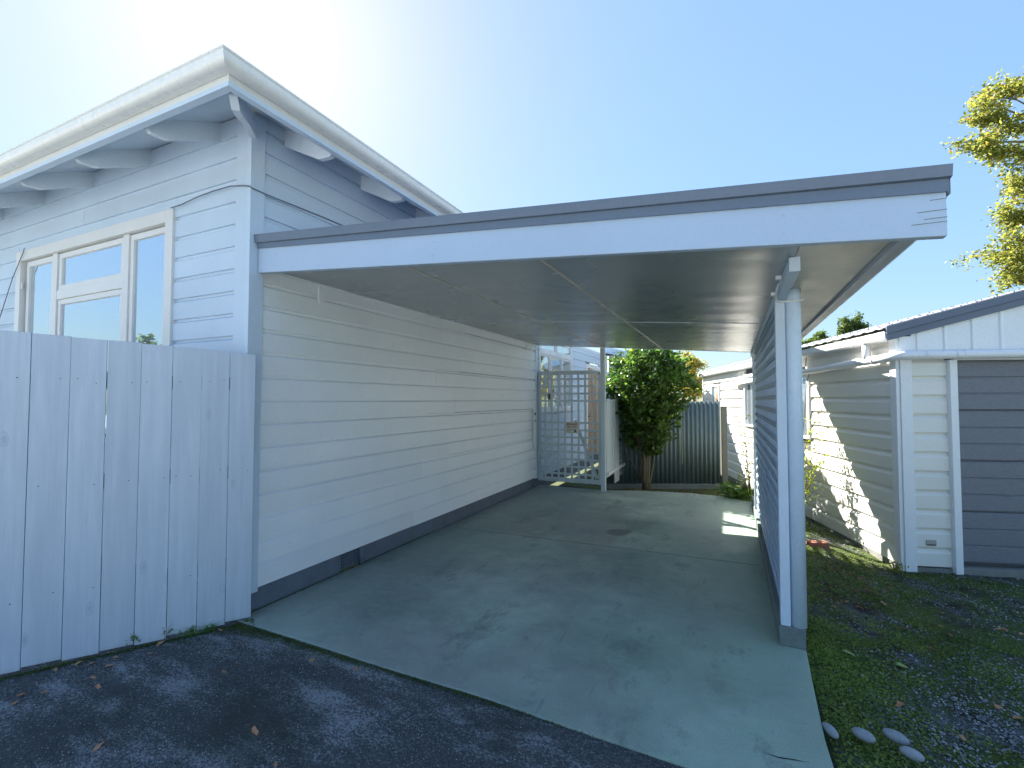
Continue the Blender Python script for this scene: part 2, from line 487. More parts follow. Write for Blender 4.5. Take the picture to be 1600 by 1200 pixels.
def leafmesh(name, C, size, mat, parent=None, aspect=.55, up=.35, jitter=.35, rndv=None, droop=0.0):
    """many small folded leaves in one mesh; C = (n,3) centres"""
    n = len(C)
    d = rng.normal(size=(n, 3)); d[:, 2] = d[:, 2]*.6-droop
    d /= np.linalg.norm(d, axis=1)[:, None]
    nn = rng.normal(size=(n, 3)); nn[:, 2] = np.abs(nn[:, 2])+up
    nn -= d*(nn*d).sum(1)[:, None]; nn /= np.linalg.norm(nn, axis=1)[:, None]
    s = np.cross(d, nn)
    L = size*(1+jitter*rng.uniform(-1, 1, n))[:, None]
    W = L*aspect*.5
    base = C-d*L*.5; tip = C+d*L*.5-nn*L*.08
    l = C+s*W+nn*W*.35; r = C-s*W+nn*W*.35
    v = np.stack([base, r, tip, l], 1).reshape(-1, 3)
    f = np.arange(n*4).reshape(n, 4)
    tri = np.concatenate([f[:, [0, 1, 2]], f[:, [0, 2, 3]]])
    me = bpy.data.meshes.new(name)
    c = v.mean(0)
    vv = (v-c).astype(np.float32)
    me.vertices.add(len(vv)); me.vertices.foreach_set('co', vv.ravel())
    me.loops.add(len(tri)*3); me.loops.foreach_set('vertex_index', tri.ravel().astype(np.int32))
    me.polygons.add(len(tri)); me.polygons.foreach_set('loop_start', np.arange(0, len(tri)*3, 3, dtype=np.int32))
    try: me.polygons.foreach_set('loop_total', np.full(len(tri), 3, dtype=np.int32))
    except Exception: pass
    me.update(calc_edges=True); me.validate()
    rv = rndv if rndv is not None else rng.uniform(0, 1, n)
    a = me.attributes.new('rnd', 'FLOAT', 'POINT'); a.data.foreach_set('value', np.repeat(rv, 4).astype(np.float32))
    me.materials.append(M[mat])
    o = bpy.data.objects.new(name, me); COL.objects.link(o)
    place(o, parent, c)
    return o

def sph(n, r=1.0, shell=0.0):
    d = rng.normal(size=(n, 3)); d /= np.linalg.norm(d, axis=1)[:, None]
    rr = rng.uniform(shell, 1, n)**(1/3)
    return d*rr[:, None]*r

# ------------------------------------------------------------------ ground
GS = 1.097                                   # garage cladding module
GCX, GCY, GCZ = 1.528, 5.924, -.150           # its near corner; the yard falls towards it
lawn = mobj('ground', [(-300, -300, -.45), (300, -300, -.45), (300, 300, -.45), (-300, 300, -.45)], [(0, 1, 2, 3)], 'lawn')
lawn['kind'] = 'structure'
def pale_mat():
    m = NT('pale_bounce_concrete', .85, .3)
    m.color(m.mix(m.ramp(m.noise(2, 7, .7), [(.3, 0), (.7, 1)]), (.42, .44, .44), (.54, .56, .55)))
    m.bump(m.noise(60, 5, .7), .4, .004)
    return m.m
M['pale'] = pale_mat()
bounce_ground = mobj('bounce_ground', [(-60, -60, -.06), (60, -60, -.06), (60, -1.5, -.06), (-60, -1.5, -.06)], [(0, 1, 2, 3)], 'pale')  # unseen pale ground added to bounce sunlight onto the shaded walls
bounce_ground['kind'] = 'structure'
asph = sheet('driveway', [(-9.0, -1.6), (.62, -1.6), (.46, 1.2), (.385, 2.195), (-1.2, 2.215), (-2.6, 2.225), (-3.14, 2.235), (-3.24, 2.3), (-9.0, 2.3)], -.012, 'asphalt')
# concrete slab with real edge thickness, slightly uneven outline
pl_ = [(-3.20, 2.245), (-2.6, 2.232), (-1.85, 2.214), (-1.25, 2.216), (-.68, 2.19), (-.25, 2.172), (.37, 2.16), (.372, 2.42), (.368, 2.60), (.374, 2.80), (.385, 3.1), (.402, 3.47), (.41, 7.9), (.35, 8.07), (-.14, 8.34), (-.63, 8.42), (-1.42, 8.30), (-1.98, 8.05), (-3.20, 8.05)]
n = len(pl_)
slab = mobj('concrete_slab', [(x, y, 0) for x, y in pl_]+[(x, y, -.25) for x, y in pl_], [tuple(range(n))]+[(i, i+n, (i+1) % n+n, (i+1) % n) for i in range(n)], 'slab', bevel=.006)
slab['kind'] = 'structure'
jo = mobj('slab_joint', boxv(-3.19, .254, 4.985, 4.992, .0005, .0025), BF, 'kerb_dark'); jo['kind'] = 'structure'; jo.rotation_euler = (0, 0, R(1.2))
ck_ = mobj('slab_crack', [(.10, 2.392, .002), (.165, 2.381, .002), (.22, 2.395, .002), (.285, 2.407, .002), (.22, 2.401, .002), (.165, 2.388, .002)], [(0, 1, 2, 3, 4, 5)], 'dark'); ck_['kind'] = 'structure'
kerb = box('concrete_kerb', .255, .402, 3.46, 7.92, 0.0, .125, 'kerb', bevel=.008)
kerb['kind'] = 'structure'
# mossy gravel yard on the right: a displaced grid
def yard():
    xs = np.linspace(.30, 7.0, 140); ys = np.linspace(-1.0, 10.6, 230)
    X, Y = np.meshgrid(xs, ys)
    Z = -.045+.012*np.sin(X*3.1+Y*1.3)+.01*np.sin(Y*4.3-X*2)+.006*np.sin(X*17+Y*9)+rng.normal(0, .0025, X.shape)
    Z -= .11*np.clip((X-.45)/.85, 0, 1)*np.clip((Y-2.6)/2.6, 0, 1)
    Z += .02*np.exp(-((X-.46)/.10)**2)
    Z = np.where(X < .385, -.125, Z)
    v = np.stack([X, Y, Z], -1).reshape(-1, 3)
    nx = len(xs)
    f = [(j*nx+i, j*nx+i+1, (j+1)*nx+i+1, (j+1)*nx+i) for j in range(len(ys)-1) for i in range(nx-1)]
    o = mobj('yard_ground', v, f, 'soil', smooth=True); o['kind'] = 'structure'
    return xs, ys, Z
YX, YY, YZ = yard()
def yz(x, y):
    i = np.clip(np.searchsorted(YX, x)-1, 0, len(YX)-2); j = np.clip(np.searchsorted(YY, y)-1, 0, len(YY)-2)
    return YZ[j, i]
back = sheet('rear_garden_ground', [(-3.2, 8.03), (-2.0, 8.03), (-1.42, 8.27), (-.6, 8.39), (.0, 8.2), (.30, 8.0), (.45, 16), (-3.2, 16)], -.185, 'soil')

# ------------------------------------------------------------------ house
HX, HY = -3.22, 2.33        # wall planes (framing faces) of the house
house = empty('weatherboard_house', 'pale blue-white weatherboard house with cream gutters and wide eaves on the left', 'house', (HX, HY, 0))
BP = [(-.02, 0), (.022, 0), (.023, .136), (.003, .150), (.003, 1), (-.02, 1)]
def bprof(h): return [(a, (b if b < 1 else h)*(h/.17 if b < 1 else 1)) for a, b in BP]
fnF = lambda t, a, b: (t, HY-a, b)
fnS = lambda t, a, b: (HX+a, t, b)
# front boards
zf = [.16+.1705*k for k in range(21)]
WX0, WX1, WZ0, WZ1 = -6.93, -4.145, 1.22, 3.13
for k, z in enumerate(zf):
    z1 = z+.1705
    prof = [(a, z+b) for a, b in bprof(.1705)]
    spans = [(-9.6, -3.345)]
    if z1 > WZ0+.03 and z < WZ1-.02:
        spans = [(-9.6, WX0+.01), (WX1-.01, -3.345)]
        if z1 > WZ1:
            pc = [(-.02, WZ1-.004), (.021, WZ1-.004), (.021, z+.14), (.005, z+.152), (.005, z1), (-.02, z1)]
            prism('weatherboard', pc, WX0+.012, WX1-.012, fnF, 'house_blue', house)
    elif k % 3 == 0: spans = [(-9.6, -5.6), (-5.596, -3.345)]
    for a0, a1 in spans:
        prism('weatherboard', prof, a0, a1, fnF, 'house_blue', house)
# side boards over the carport bay
zs = [.163+.1753*k for k in range(14)]
zs += [zs[-1]+.1753+.1655*k for k in range(7)]
for k, z in enumerate(zs):
    h = zs[k+1]-z if k+1 < len(zs) else .165
    yj = 4.3+((k*37) % 11)*.14
    jog = [0, .0015, -.001, .0022][k % 4]
    for i, (a0, a1) in enumerate(((2.345, yj), (yj+.002, 7.87))):
        prof = [(a+jog*i, z+b+(.004*((k*5) % 3-1) if i else 0)) for a, b in bprof(h)]
        prism('weatherboard', prof, a0, a1, fnS, 'house_wall' if z < 2.5 else 'house_blue', house)
hn = []
for k, z in enumerate(zs[:14]):
    for i in range(12):
        y = 2.55+i*.45+random.uniform(-.02, .02)
        if random.random() < .7: hn.append((HX+.019, HX+.0225, y-.003, y+.003, z+.024, z+.030))
multibox('nail_head', hn, 'fascia_nail', house)['kind'] = 'stuff'
# gutter joints
# top cover board under the soffit and ceiling batten along the carport ceiling
box('wall_infill', HX-.5, HX-.021, 2.36, 7.8, .1, 3.6, 'inside', house)
box('wall_infill', -9.6, -7.3, 2.36, 2.9, .1, 3.6, 'inside', house)
# corner boards, plinth
hexa('corner_board', boxv(HX-.135, HX-.012, 2.285, 2.305, .14, 3.68), 'trim', house, .002)
hexa('corner_board', boxv(HX-.010, HX+.034, 2.283, 2.40, .14, 3.68), 'trim', house, .002)
box('corner_board', HX+.002, HX+.032, 7.855, 7.93, .14, 3.65, 'trim', house, .002)
pl1 = box('plinth', HX-.03, HX+.012, 2.34, 3.235, -.1, .16, 'plinth', house, .003)
pl2 = box('plinth', HX-.03, HX+.012, 3.495, 7.92, -.1, .16, 'plinth', house, .003)
box('plinth', -9.6, HX-.04, 2.325, 2.36, -.1, .16, 'plinth', house)
vent = multibox('floor_vent', [(HX-.02, HX-.008, 3.237, 3.493, .005, .155)], 'dark', house)
bars = []
for i in range(10): bars.append((HX-.008, HX+.004, 3.24+i*.026, 3.248+i*.026, .01, .152))
for i in range(6): bars.append((HX-.009, HX+.002, 3.237, 3.49, .012+i*.027, .020+i*.027))
multibox('vent_grille', bars, 'plinth', vent)
tube('weep_pipe', [(HX+.0, 3.475, .145), (HX+.03, 3.475, .14), (HX+.035, 3.478, .01)], .018, 'plinth', house)
# ceiling trim blocks on the wall
box('trim_block', HX+.015, HX+.034, 2.93, 3.0, 2.38, 2.535, 'house_wall', house, .002)
box('trim_block', HX+.015, HX+.034, 7.45, 7.5, 2.42, 2.53, 'house_wall', house, .002)

# eaves: fascia, gutter, soffit, rafters
FX, FY = -2.61, 1.72      # fascia outer face
XW, YB = -10.2, 8.28
def band(name, prof, mat, smooth=False):
    """profile (outward offset, z) swept along left-front-right-rear eave line with mitred corner"""
    path = [((XW, FY), (0, -1)), ((FX, FY), (1, -1)), ((FX, YB), (1, 1)), ((XW, YB), (0, 1))]
    n = len(prof); v = []; f = []
    for (x, y), (mx, my) in path:
        for a, b in prof: v.append((x+mx*a, y+my*a, b))
    for s in range(3):
        for i in range(n):
            f.append((s*n+i, s*n+(i+1) % n, (s+1)*n+(i+1) % n, (s+1)*n+i))
    f.append(tuple(range(n))[::-1]); f.append(tuple(range(3*n, 4*n)))
    return mobj(name, v, f, mat, house, smooth)
band('fascia', [(-.045, 3.370), (0, 3.370), (0, 3.398), (-.045, 3.398)], 'trim')
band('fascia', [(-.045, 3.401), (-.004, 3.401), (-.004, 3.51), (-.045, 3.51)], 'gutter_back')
gp = [(0, 3.440), (.03, 3.437)]
for i in range(9):
    t = math.radians(i*11.0); gp.append((.05+.046*math.sin(t), 3.483-.046*math.cos(t)))
gp += [(.098, 3.492), (.106, 3.497), (.107, 3.505), (.101, 3.509), (.094, 3.504), (.085, 3.47), (.05, 3.446), (.008, 3.45), (.006, 3.51), (0, 3.51)]
band('gutter', gp, 'gutter')
for yj in (3.1, 5.4):
    prism('gutter_joint', [(a_+.0015 if a_ > .02 else a_, b_-.0015) for a_, b_ in gp[:15]]+[(.0, 3.50)], yj, yj+.035, lambda t, a, b: (FX+a, t, b), 'gutter', house)
FX, FY = -2.645, 1.755     # back of the fascia: soffit and rafters start here
# soffit planes (sloping with the roof)
def zso(d): return 3.455+.47*d           # d = inward from the fascia
th = .012
def sof(name, pts):
    v = [(x, y, z) for x, y, z in pts]+[(x, y, z+th) for x, y, z in pts]
    return hexa(name, v, 'soffit', house)
di = .62
sof('soffit', [(XW, FY+.021, zso(0)), (FX-.021, FY+.021, zso(0)), (FX-di, FY+di, zso(di)), (XW, FY+di, zso(di))])
sof('soffit', [(FX-.021, FY+.021, zso(0)), (FX-.021, YB-.021, zso(0)), (FX-di, YB-di, zso(di)), (FX-di, FY+di, zso(di))])
sof('soffit', [(FX-.021, YB-.021, zso(0)), (XW, YB-.021, zso(0)), (XW, YB-di, zso(di)), (FX-di, YB-di, zso(di))])
def raf(fn, t):
    pr = [(.56, 3.575), (.185, 3.388), (.075, 3.383), (.045, 3.405), (.03, zso(.03)-.002), (.56, zso(.56)-.002)]
    prism('rafter', pr, t-.022, t+.022, fn, 'soffit', house, bevel=.003)
for x in (-3.60, -4.54, -5.45, -6.42, -7.35, -8.3):
    raf(lambda t, a, b: (t, FY+a, b), x)
for y in (2.60, 3.45, 4.32, 5.2, 6.1, 7.0, 7.75):
    raf(lambda t, a, b: (FX-a, t, b), y)
# hip rafter at the corner
q = math.sqrt(.5)
def hip(t, a, b): return (FX-a*q*1.35+t*q, FY+a*q*1.35+t*q, b)
prism('rafter', [(.60, 3.50), (.36, 3.44), (.20, 3.365), (.12, 3.345), (.06, 3.39), (.03, 3.46), (.6, 3.62)], -.024, .024, hip, 'soffit', house, bevel=.003)
# hip roof
e = .09; zr = 3.515
x0, x1, y0, y1 = XW-.2, FX+e, FY-e, YB+e
ym = (y0+y1)/2; rise = (ym-y0)*.5; xr = x1-(ym-y0)
rv = [(x0, y0, zr), (x1, y0, zr), (x1, y1, zr), (x0, y1, zr), (xr, ym, zr+rise), (x0, ym, zr+rise)]
mobj('roof', rv, [(0, 1, 4, 5), (1, 2, 4), (2, 3, 5, 4), (0, 5, 3)], 'house_roof', house)

# front window
win = empty('window', None, None, (0, 0, 0)); win.parent = house
ORG[win.name] = ((WX0+WX1)/2, HY, 2.1); win.location = tuple(np.array(ORG[win.name])-np.array(ORG[house.name]))
yw = HY-.035
def wf(name, a, b, z0, z1, y0_, y1_, mat='white_trim', par=win, bev=.003):
    return box(name, a, b, y0_, y1_, z0, z1, mat, par, bev)
wf('window_frame', WX1-.105, WX1, WZ0, WZ1, yw-.008, HY+.03)
wf('window_frame', WX0, WX0+.10, WZ0, WZ1, yw-.008, HY+.03)
wf('window_frame', WX0+.102, WX1-.107, WZ1-.10, WZ1, yw-.008, HY+.03)
wf('window_sill', WX0-.03, WX1+.03, WZ0-.05, WZ0-.002, yw-.05, HY+.03)
ix0, ix1, iz0, iz1 = WX0+.10, WX1-.105, WZ0, WZ1-.10
for a in (-6.16, -4.885):
    wf('mullion', a-.045, a+.045, iz0+.0, iz1-.002, HY-.015, HY+.05)
tz = 2.60
wf('transom', -6.112, -4.932, tz-.045, tz+.045, HY-.013, HY+.05)
def sash(a, b, c, d, w=.055):
    s = multibox('sash', [(a, a+w, HY+.0, HY+.035, c, d), (b-w, b, HY+.0, HY+.035, c, d), (a+w+.0005, b-w-.0005, HY+.0, HY+.035, d-w, d), (a+w+.0005, b-w-.0005, HY+.0, HY+.035, c, c+w)], 'white_trim', win, .003)
    box('pane', a+w-.01, b-w+.01, HY+.018, HY+.024, c+w-.01, d-w+.01, 'glass', s)
sash(ix0+.03, -6.207, iz0+.02, iz1-.01)
sash(-6.11, -4.934, tz+.047, iz1-.01, .05)
sash(-6.11, -4.934, iz0+.02, tz-.047, .05)
sash(-4.838, ix1-.006, iz0+.02, iz1-.01, .05)
box('room_shade', WX0+.05, WX1-.05, HY+.3, HY+.32, 1.1, 3.2, 'inside', win)
box('hinge', WX0+.102, WX0+.125, yw+.0, yw+.012, 2.73, 2.79, 'white_trim', win)

# rear low extension of the same house, seen above and through the gate
EX = HX
def zb(z, h=.17): return [(a, z+b) for a, b in bprof(h)]
for k in range(16):
    z = .14+.168*k
    segs = [(7.94, 8.03), (10.05, 11.15), (12.45, 12.98)]
    if z+.168 < 1.36: segs = [(7.94, 11.15), (12.45, 12.98)]
    if z > 2.35: segs = [(7.94, 8.03), (10.05, 12.98)]
    if z > 2.66: continue
    for a0, a1 in segs:
        prism('weatherboard', zb(z, .168), a0, a1, fnS, 'house_blue', house)
box('wall_infill', HX-.45, HX-.40, 7.95, 13.0, .1, 2.8, 'inside', house)
box('plinth', HX-.03, HX+.006, 7.935, 13.0, -.1, .14, 'plinth', house)
w2 = empty('window', None, None); w2.parent = house
ORG[w2.name] = (HX, 9.03, 2.0); w2.location = tuple(np.array(ORG[w2.name])-np.array(ORG[house.name]))
def w2b(name, y0_, y1_, z0, z1, x0_=HX-.02, x1_=HX+.035, mat='white_trim', par=w2): return box(name, x0_, x1_, y0_, y1_, z0, z1, mat, par, .003)
w2b('window_frame', 8.035, 8.11, 1.38, 2.72); w2b('window_frame', 9.96, 10.04, 1.38, 2.72)
w2b('window_sill', 8.0, 10.08, 1.32, 1.378, HX-.02, HX+.06)
w2b('transom', 8.112, 9.958, 2.42, 2.49)
for y in (8.68, 9.36): w2b('mullion', y-.035, y+.035, 1.38, 2.418)
for y in (9.02,): w2b('mullion', y-.03, y+.03, 2.492, 2.72)
for a, b, c, d in ((8.112, 8.643, 1.38, 2.418), (8.717, 9.323, 1.38, 2.418), (9.397, 9.958, 1.38, 2.418), (8.112, 8.988, 2.492, 2.72), (9.052, 9.958, 2.492, 2.72)):
    w = .04
    s = multibox('sash', [(HX-.01, HX+.02, a, a+w, c, d), (HX-.01, HX+.02, b-w, b, c, d), (HX-.01, HX+.02, a+w, b-w, d-w, d), (HX-.01, HX+.02, a+w, b-w, c, c+w)], 'white_trim', w2)
    box('pane', HX-.002, HX+.004, a+w-.005, b-w+.005, c+w-.005, d-w+.005, 'glass', s)
dr = box('door', HX-.06, HX-.02, 11.27, 12.33, .15, 2.34, 'timber_door', house)
multibox('door_frame', [(HX-.02, HX+.035, 11.15, 11.265, .14, 2.44), (HX-.02, HX+.035, 12.335, 12.45, .14, 2.44), (HX-.02, HX+.035, 11.266, 12.334, 2.345, 2.44)], 'white_trim', dr, .003)
box('door_rail', HX-.02, HX-.008, 11.35, 12.25, 1.25, 1.37, 'timber_door', dr)
tube('door_handle', [(HX-.02, 11.36, 1.15), (HX+.03, 11.36, 1.15), (HX+.03, 11.46, 1.15)], .012, 'iron', dr, 8)
# extension roof and rear wing
hexa('low_roof', [(-9.5, 7.96, 2.745), (-3.185, 7.96, 2.745), (-3.185, 12.9, 2.745), (-9.5, 12.9, 2.745), (-9.5, 7.96, 3.0), (-3.185, 7.96, 2.82), (-3.185, 12.9, 2.82), (-9.5, 12.9, 3.0)], 'soffit', house)
for k in range(18):
    z = .1+.168*k
    if z > 2.72: break
    prism('weatherboard', zb(z, .168), -3.19, -1.75, lambda t, a, b: (t, 13.02-a, b), 'garage', house)
box('wall_infill', -3.19, -1.75, 13.045, 14.0, 0, 2.9, 'inside', house)
hexa('wing_fascia', [(-3.19, 12.62, 2.87), (-1.6, 12.62, 2.44), (-1.6, 14.2, 2.44), (-3.19, 14.2, 2.87), (-3.19, 12.62, 3.03), (-1.6, 12.62, 2.60), (-1.6, 14.2, 2.60), (-3.19, 14.2, 3.03)], 'pipe', house)
tube('wing_downpipe', [(-3.04, 12.93, 2.75), (-3.04, 12.93, .02)], .045, 'pipe', house, 12)

# ------------------------------------------------------------------ carport
cp = empty('carport', 'open lean-to carport with flat grey ceiling joined to the weatherboard wall', 'carport', (-1.4, 2.4, 0))
SL = .0789
zc = lambda x: 2.548-SL*(x-HX)
XR = .645
CY0, CY1 = 2.395, 7.93
# ceiling panels; the camera sees joints as thin strips
def cpanel(x0, x1, y0, y1, mat='ceiling'):
    t = .008
    return hexa('ceiling_panel', [(x0, y0, zc(x0)), (x1, y0, zc(x1)), (x1, y1, zc(x1)), (x0, y1, zc(x0)), (x0, y0, zc(x0)+t), (x1, y0, zc(x1)+t), (x1, y1, zc(x1)+t), (x0, y1, zc(x0)+t)], mat, cp)
cxs = [HX+.03, -1.967, -.993, .304]
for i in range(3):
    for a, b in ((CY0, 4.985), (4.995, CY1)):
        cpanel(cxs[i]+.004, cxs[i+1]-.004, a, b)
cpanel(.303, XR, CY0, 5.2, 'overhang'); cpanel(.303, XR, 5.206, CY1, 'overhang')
for x in cxs[1:3]:
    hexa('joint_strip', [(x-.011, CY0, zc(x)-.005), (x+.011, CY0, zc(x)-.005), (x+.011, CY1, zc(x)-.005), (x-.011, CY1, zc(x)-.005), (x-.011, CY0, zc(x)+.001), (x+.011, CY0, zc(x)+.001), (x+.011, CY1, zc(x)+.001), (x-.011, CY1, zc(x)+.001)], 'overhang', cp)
hexa('joint_strip', [(HX+.04, 4.981, zc(HX+.04)-.003), (.26, 4.981, zc(.26)-.003), (.26, 4.999, zc(.26)-.003), (HX+.04, 4.999, zc(HX+.04)-.003), (HX+.04, 4.981, zc(HX+.04)+.001), (.26, 4.981, zc(.26)+.001), (.26, 4.999, zc(.26)+.001), (HX+.04, 4.999, zc(HX+.04)+.001)], 'soffit', cp)
box('wall_batten', HX+.022, HX+.045, 2.42, 7.85, zc(HX)-.022, zc(HX)-.001, 'house_wall', cp, .002)
# front fascia beam and two-step flashing, slightly deeper at the house end
def fr(name, zl0, zr0, zl1, zr1, y0, y1, xl, xr, mat, bev=.003):
    return hexa(name, [(xl, y0, zl0), (xr, y0, zr0), (xr, y1, zr0), (xl, y1, zl0), (xl, y0, zl1), (xr, y0, zr1), (xr, y1, zr1), (xl, y1, zl1)], mat, cp, bev)
fr('fascia_beam', 2.497, 2.187, 2.69, 2.37, 2.35, 2.393, -3.178, .772, 'fascia_board', .004)
fr('flashing_apron', 2.677, 2.357, 2.716, 2.407, 2.338, 2.346, -3.176, .776, 'flashing', 0)
prism('flashing_cap', [(2.344, 0), (2.322, .004), (2.314, .063), (2.322, .066), (2.40, .058), (2.40, .0)], 0, 1,
      lambda t, a, b: (-3.196+t*(.783+3.196), a, 2.713-t*.306+b*(1-.25*t)), 'flashing', cp)
fr('beam_end_cap', 2.357, 2.352, 2.46, 2.455, 2.35, 2.40, .7735, .785, 'flashing', 0)
# roof sheet
hexa('roof_sheet', [(HX+.03, 2.40, zc(HX)+.21), (XR+.09, 2.40, zc(XR)+.22), (XR+.09, 7.93, zc(XR)+.22), (HX+.03, 7.93, zc(HX)+.21), (HX+.03, 2.40, zc(HX)+.23), (XR+.09, 2.40, zc(XR)+.24), (XR+.09, 7.93, zc(XR)+.24), (HX+.03, 7.93, zc(HX)+.23)], 'flashing', cp)
# rear fascia
fr('rear_fascia', zc(HX)-.004, zc(.75)-.004, zc(HX)+.17, zc(.75)+.17, 7.933, 7.96, HX+.03, .74, 'trim')
# weather cracks in the end grain of the fascia beam, and nail heads along it
ck = []
for i, (zz, L) in enumerate(((2.335, .05), (2.292, .09), (2.262, .07), (2.245, .11))):
    ck.append((.771-L, .7725, 2.3475, 2.352, zz-.0007, zz+.0007))
multibox('end_crack', ck, 'raw_post', cp)['kind'] = 'stuff'
nh = []
for i in (0, 3, 7):
    x = -3.0+i*.46
    for k in (.05, .13): nh.append((x-.004, x+.004, 2.3485, 2.352, 2.497-(x+3.178)*.0785+k-.004, 2.497-(x+3.178)*.0785+k+.004))
multibox('nail_head', nh, 'fascia_nail', cp)['kind'] = 'stuff'
# side fascia and gutter
zg = zc(XR)
box('side_fascia', XR+.002, XR+.022, 2.395, 7.93, zg-.028, zg+.215, 'side_metal', cp, .002)
prism('side_gutter', [(XR+.024, zg+.01), (XR+.034, zg-.004), (XR+.085, zg-.006), (XR+.11, zg+.012), (XR+.122, zg+.05), (XR+.128, zg+.15), (XR+.118, zg+.15), (XR+.105, zg+.03), (XR+.04, zg+.01), (XR+.034, zg+.15), (XR+.024, zg+.15)],
      2.396, 7.95, lambda t, a, b: (a, t, b), 'side_metal', cp)
# long beam over the lattice
box('side_beam', .275, .325, 2.72, 7.90, 2.195, zc(.275)-.003, 'post', cp, .003)
box('front_post', .266, .322, 3.462, 3.53, .127, 2.193, 'post', cp, .003)
tube('downpipe', [(.368, 3.505, .126), (.368, 3.505, 2.22), (.37, 3.515, zc(.37)-.001)], .047, 'pipe', cp, 28)
tube('pipe_strap', [(.268, 3.18, 2.24), (.262, 3.25, 2.22), (.264, 3.38, 2.185), (.30, 3.45, 2.18), (.36, 3.448, 2.18), (.425, 3.46, 2.185), (.43, 3.49, 2.19)], .007, 'pipe_white', cp, 8)
box('post_block', .235, .262, 2.97, 3.0, 2.22, 2.24, 'pipe_white', cp); box('post_block', .235, .262, 3.32, 3.35, 2.2, 2.22, 'pipe_white', cp)
box('gate_post', -2.020, -1.945, 7.915, 7.985, -.01, zc(-1.98)-.003, 'gate', cp, .003)

# lattice screen
ls = empty('lattice_screen', 'blue-grey square lattice screen closing the right side of the carport', 'lattice screen', (.3, 5.7, .13))
LY0, LY1, LZ0, LZ1 = 3.56, 6.84, .15, 2.17
y = LY0
while y < LY1:
    box('upright_lath', .294, .304, y, y+.032, LZ0, LZ1, 'lattice', ls); y += .098
z = LZ0+.03
while z < LZ1:
    box('cross_lath', .280, .2935, LY0, LY1, z, z+.034, 'lattice', ls); z += .098
box('top_rail', .305, .338, LY0, LY1, 2.11, 2.192, 'lattice', ls, .002)
box('bottom_rail', .305, .338, LY0, LY1, .127, .185, 'lattice', ls, .002)
box('screen_post', .262, .315, 6.98, 7.04, .127, 2.19, 'gate', ls, .002)
box('screen_post', .305, .35, 5.0, 5.05, .186, 2.109, 'lattice', ls, .002)

# ------------------------------------------------------------------ gate with sign
gt = empty('lattice_gate', 'tall pale grey lattice gate between the weatherboard wall and the thin carport post', 'gate', (-2.6, 8.0, .1))
GX0, GX1, GZ0, GZ1 = -3.19, -2.03, .10, 2.07
gy = 7.985
n = 10
for i in range(n):
    x = GX0+.004+(GX1-GX0-.048)*i/(n-1)
    box('upright_lath', x, x+.036, gy-.012, gy-.003, GZ0, GZ1, 'gate', gt)
z = GZ0+.01
nz = 16
for i in range(nz):
    z = GZ0+.002+(GZ1-GZ0-.04)*i/(nz-1)
    if i in (9, 10): continue
    box('cross_lath', GX0, GX1, gy-.002, gy+.006, z, z+.034, 'gate', gt)
box('frame_stile', GX0, GX0+.05, gy+.0065, gy+.045, GZ0, GZ1, 'gate', gt, .002)
box('frame_stile', GX1-.05, GX1, gy+.0065, gy+.045, GZ0, GZ1, 'gate', gt, .002)
for z0, z1 in ((GZ0, GZ0+.07), (GZ1-.07, GZ1)):
    box('frame_rail', GX0+.051, GX1-.051, gy+.0065, gy+.043, z0, z1, 'gate', gt, .002)
def bar(x0, z0, x1, z1, w=.05):
    d = Vector((x1-x0, 0, z1-z0)).normalized(); nrm = Vector((-d.z, 0, d.x))*w/2
    p = [Vector((x0, 0, z0)), Vector((x1, 0, z1))]
    q4 = [p[0]-nrm, p[1]-nrm, p[1]+nrm, p[0]+nrm]
    v = [(a.x, gy+.015, a.z) for a in q4]+[(a.x, gy+.04, a.z) for a in q4]
    hexa('brace', v, 'gate', gt)
bar(-2.5, 1.19, -2.11, .19); bar(-3.10, 1.80, -2.97, 1.98)
box('latch', -2.985, -2.945, gy-.03, gy-.013, 1.56, 1.66, 'iron', gt, .004)
box('hinge', GX1-.03, GX1+.02, gy-.025, gy-.013, 2.0, 2.03, 'iron', gt)
lp = box('lock_strip', HX+.034, HX+.062, 7.72, 7.78, .69, 1.395, 'pipe_white', gt, .003)
box('lock_bolt', HX+.063, HX+.075, 7.73, 7.765, 1.28, 1.33, 'iron', lp); box('lock_bolt', HX+.063, HX+.08, 7.725, 7.775, 1.17, 1.19, 'flashing', lp)
# sign
sg = box('warning_sign', -2.655, -2.410, 7.960, 7.9645, .965, 1.165, 'sign', None, .001)
tag(sg, 'small cream BEWARE of the dog sign fixed to the lattice gate', 'sign')
def text(body, x, z, size, mat, name='lettering'):
    cu = bpy.data.curves.new(name, 'FONT'); cu.body = body; cu.size = size; cu.align_x = 'CENTER'; cu.extrude = .0006; cu.offset = .0012
    t = bpy.data.objects.new('tmp_text', cu); COL.objects.link(t)
    dg = bpy.context.evaluated_depsgraph_get()
    me = bpy.data.meshes.new_from_object(t.evaluated_get(dg))
    bpy.data.objects.remove(t)
    me.materials.clear(); me.materials.append(M[mat])
    o = bpy.data.objects.new(name, me); COL.objects.link(o)
    o.rotation_euler = (R(90), 0, 0)
    place(o, sg, (x, 7.9588, z))
text('BEWARE', -2.545, 1.105, .052, 'sign_red'); text('of the Dog', -2.545, 1.062, .042, 'sign_red')
bx_ = []
for zz, a, b in ((1.036, -2.635, -2.51), (1.018, -2.635, -2.50)):
    x = a
    while x < b:
        w = random.uniform(.008, .018); bx_.append((x, x+w, 7.9588, 7.9602, zz-.005, zz+.005)); x += w+.006
multibox('print_line', bx_, 'sign_green', sg)
multibox('print_line', [(-2.64, -2.58, 7.9588, 7.9602, .998, 1.002), (-2.62, -2.46, 7.9588, 7.9602, .980, .984)], 'iron', sg)
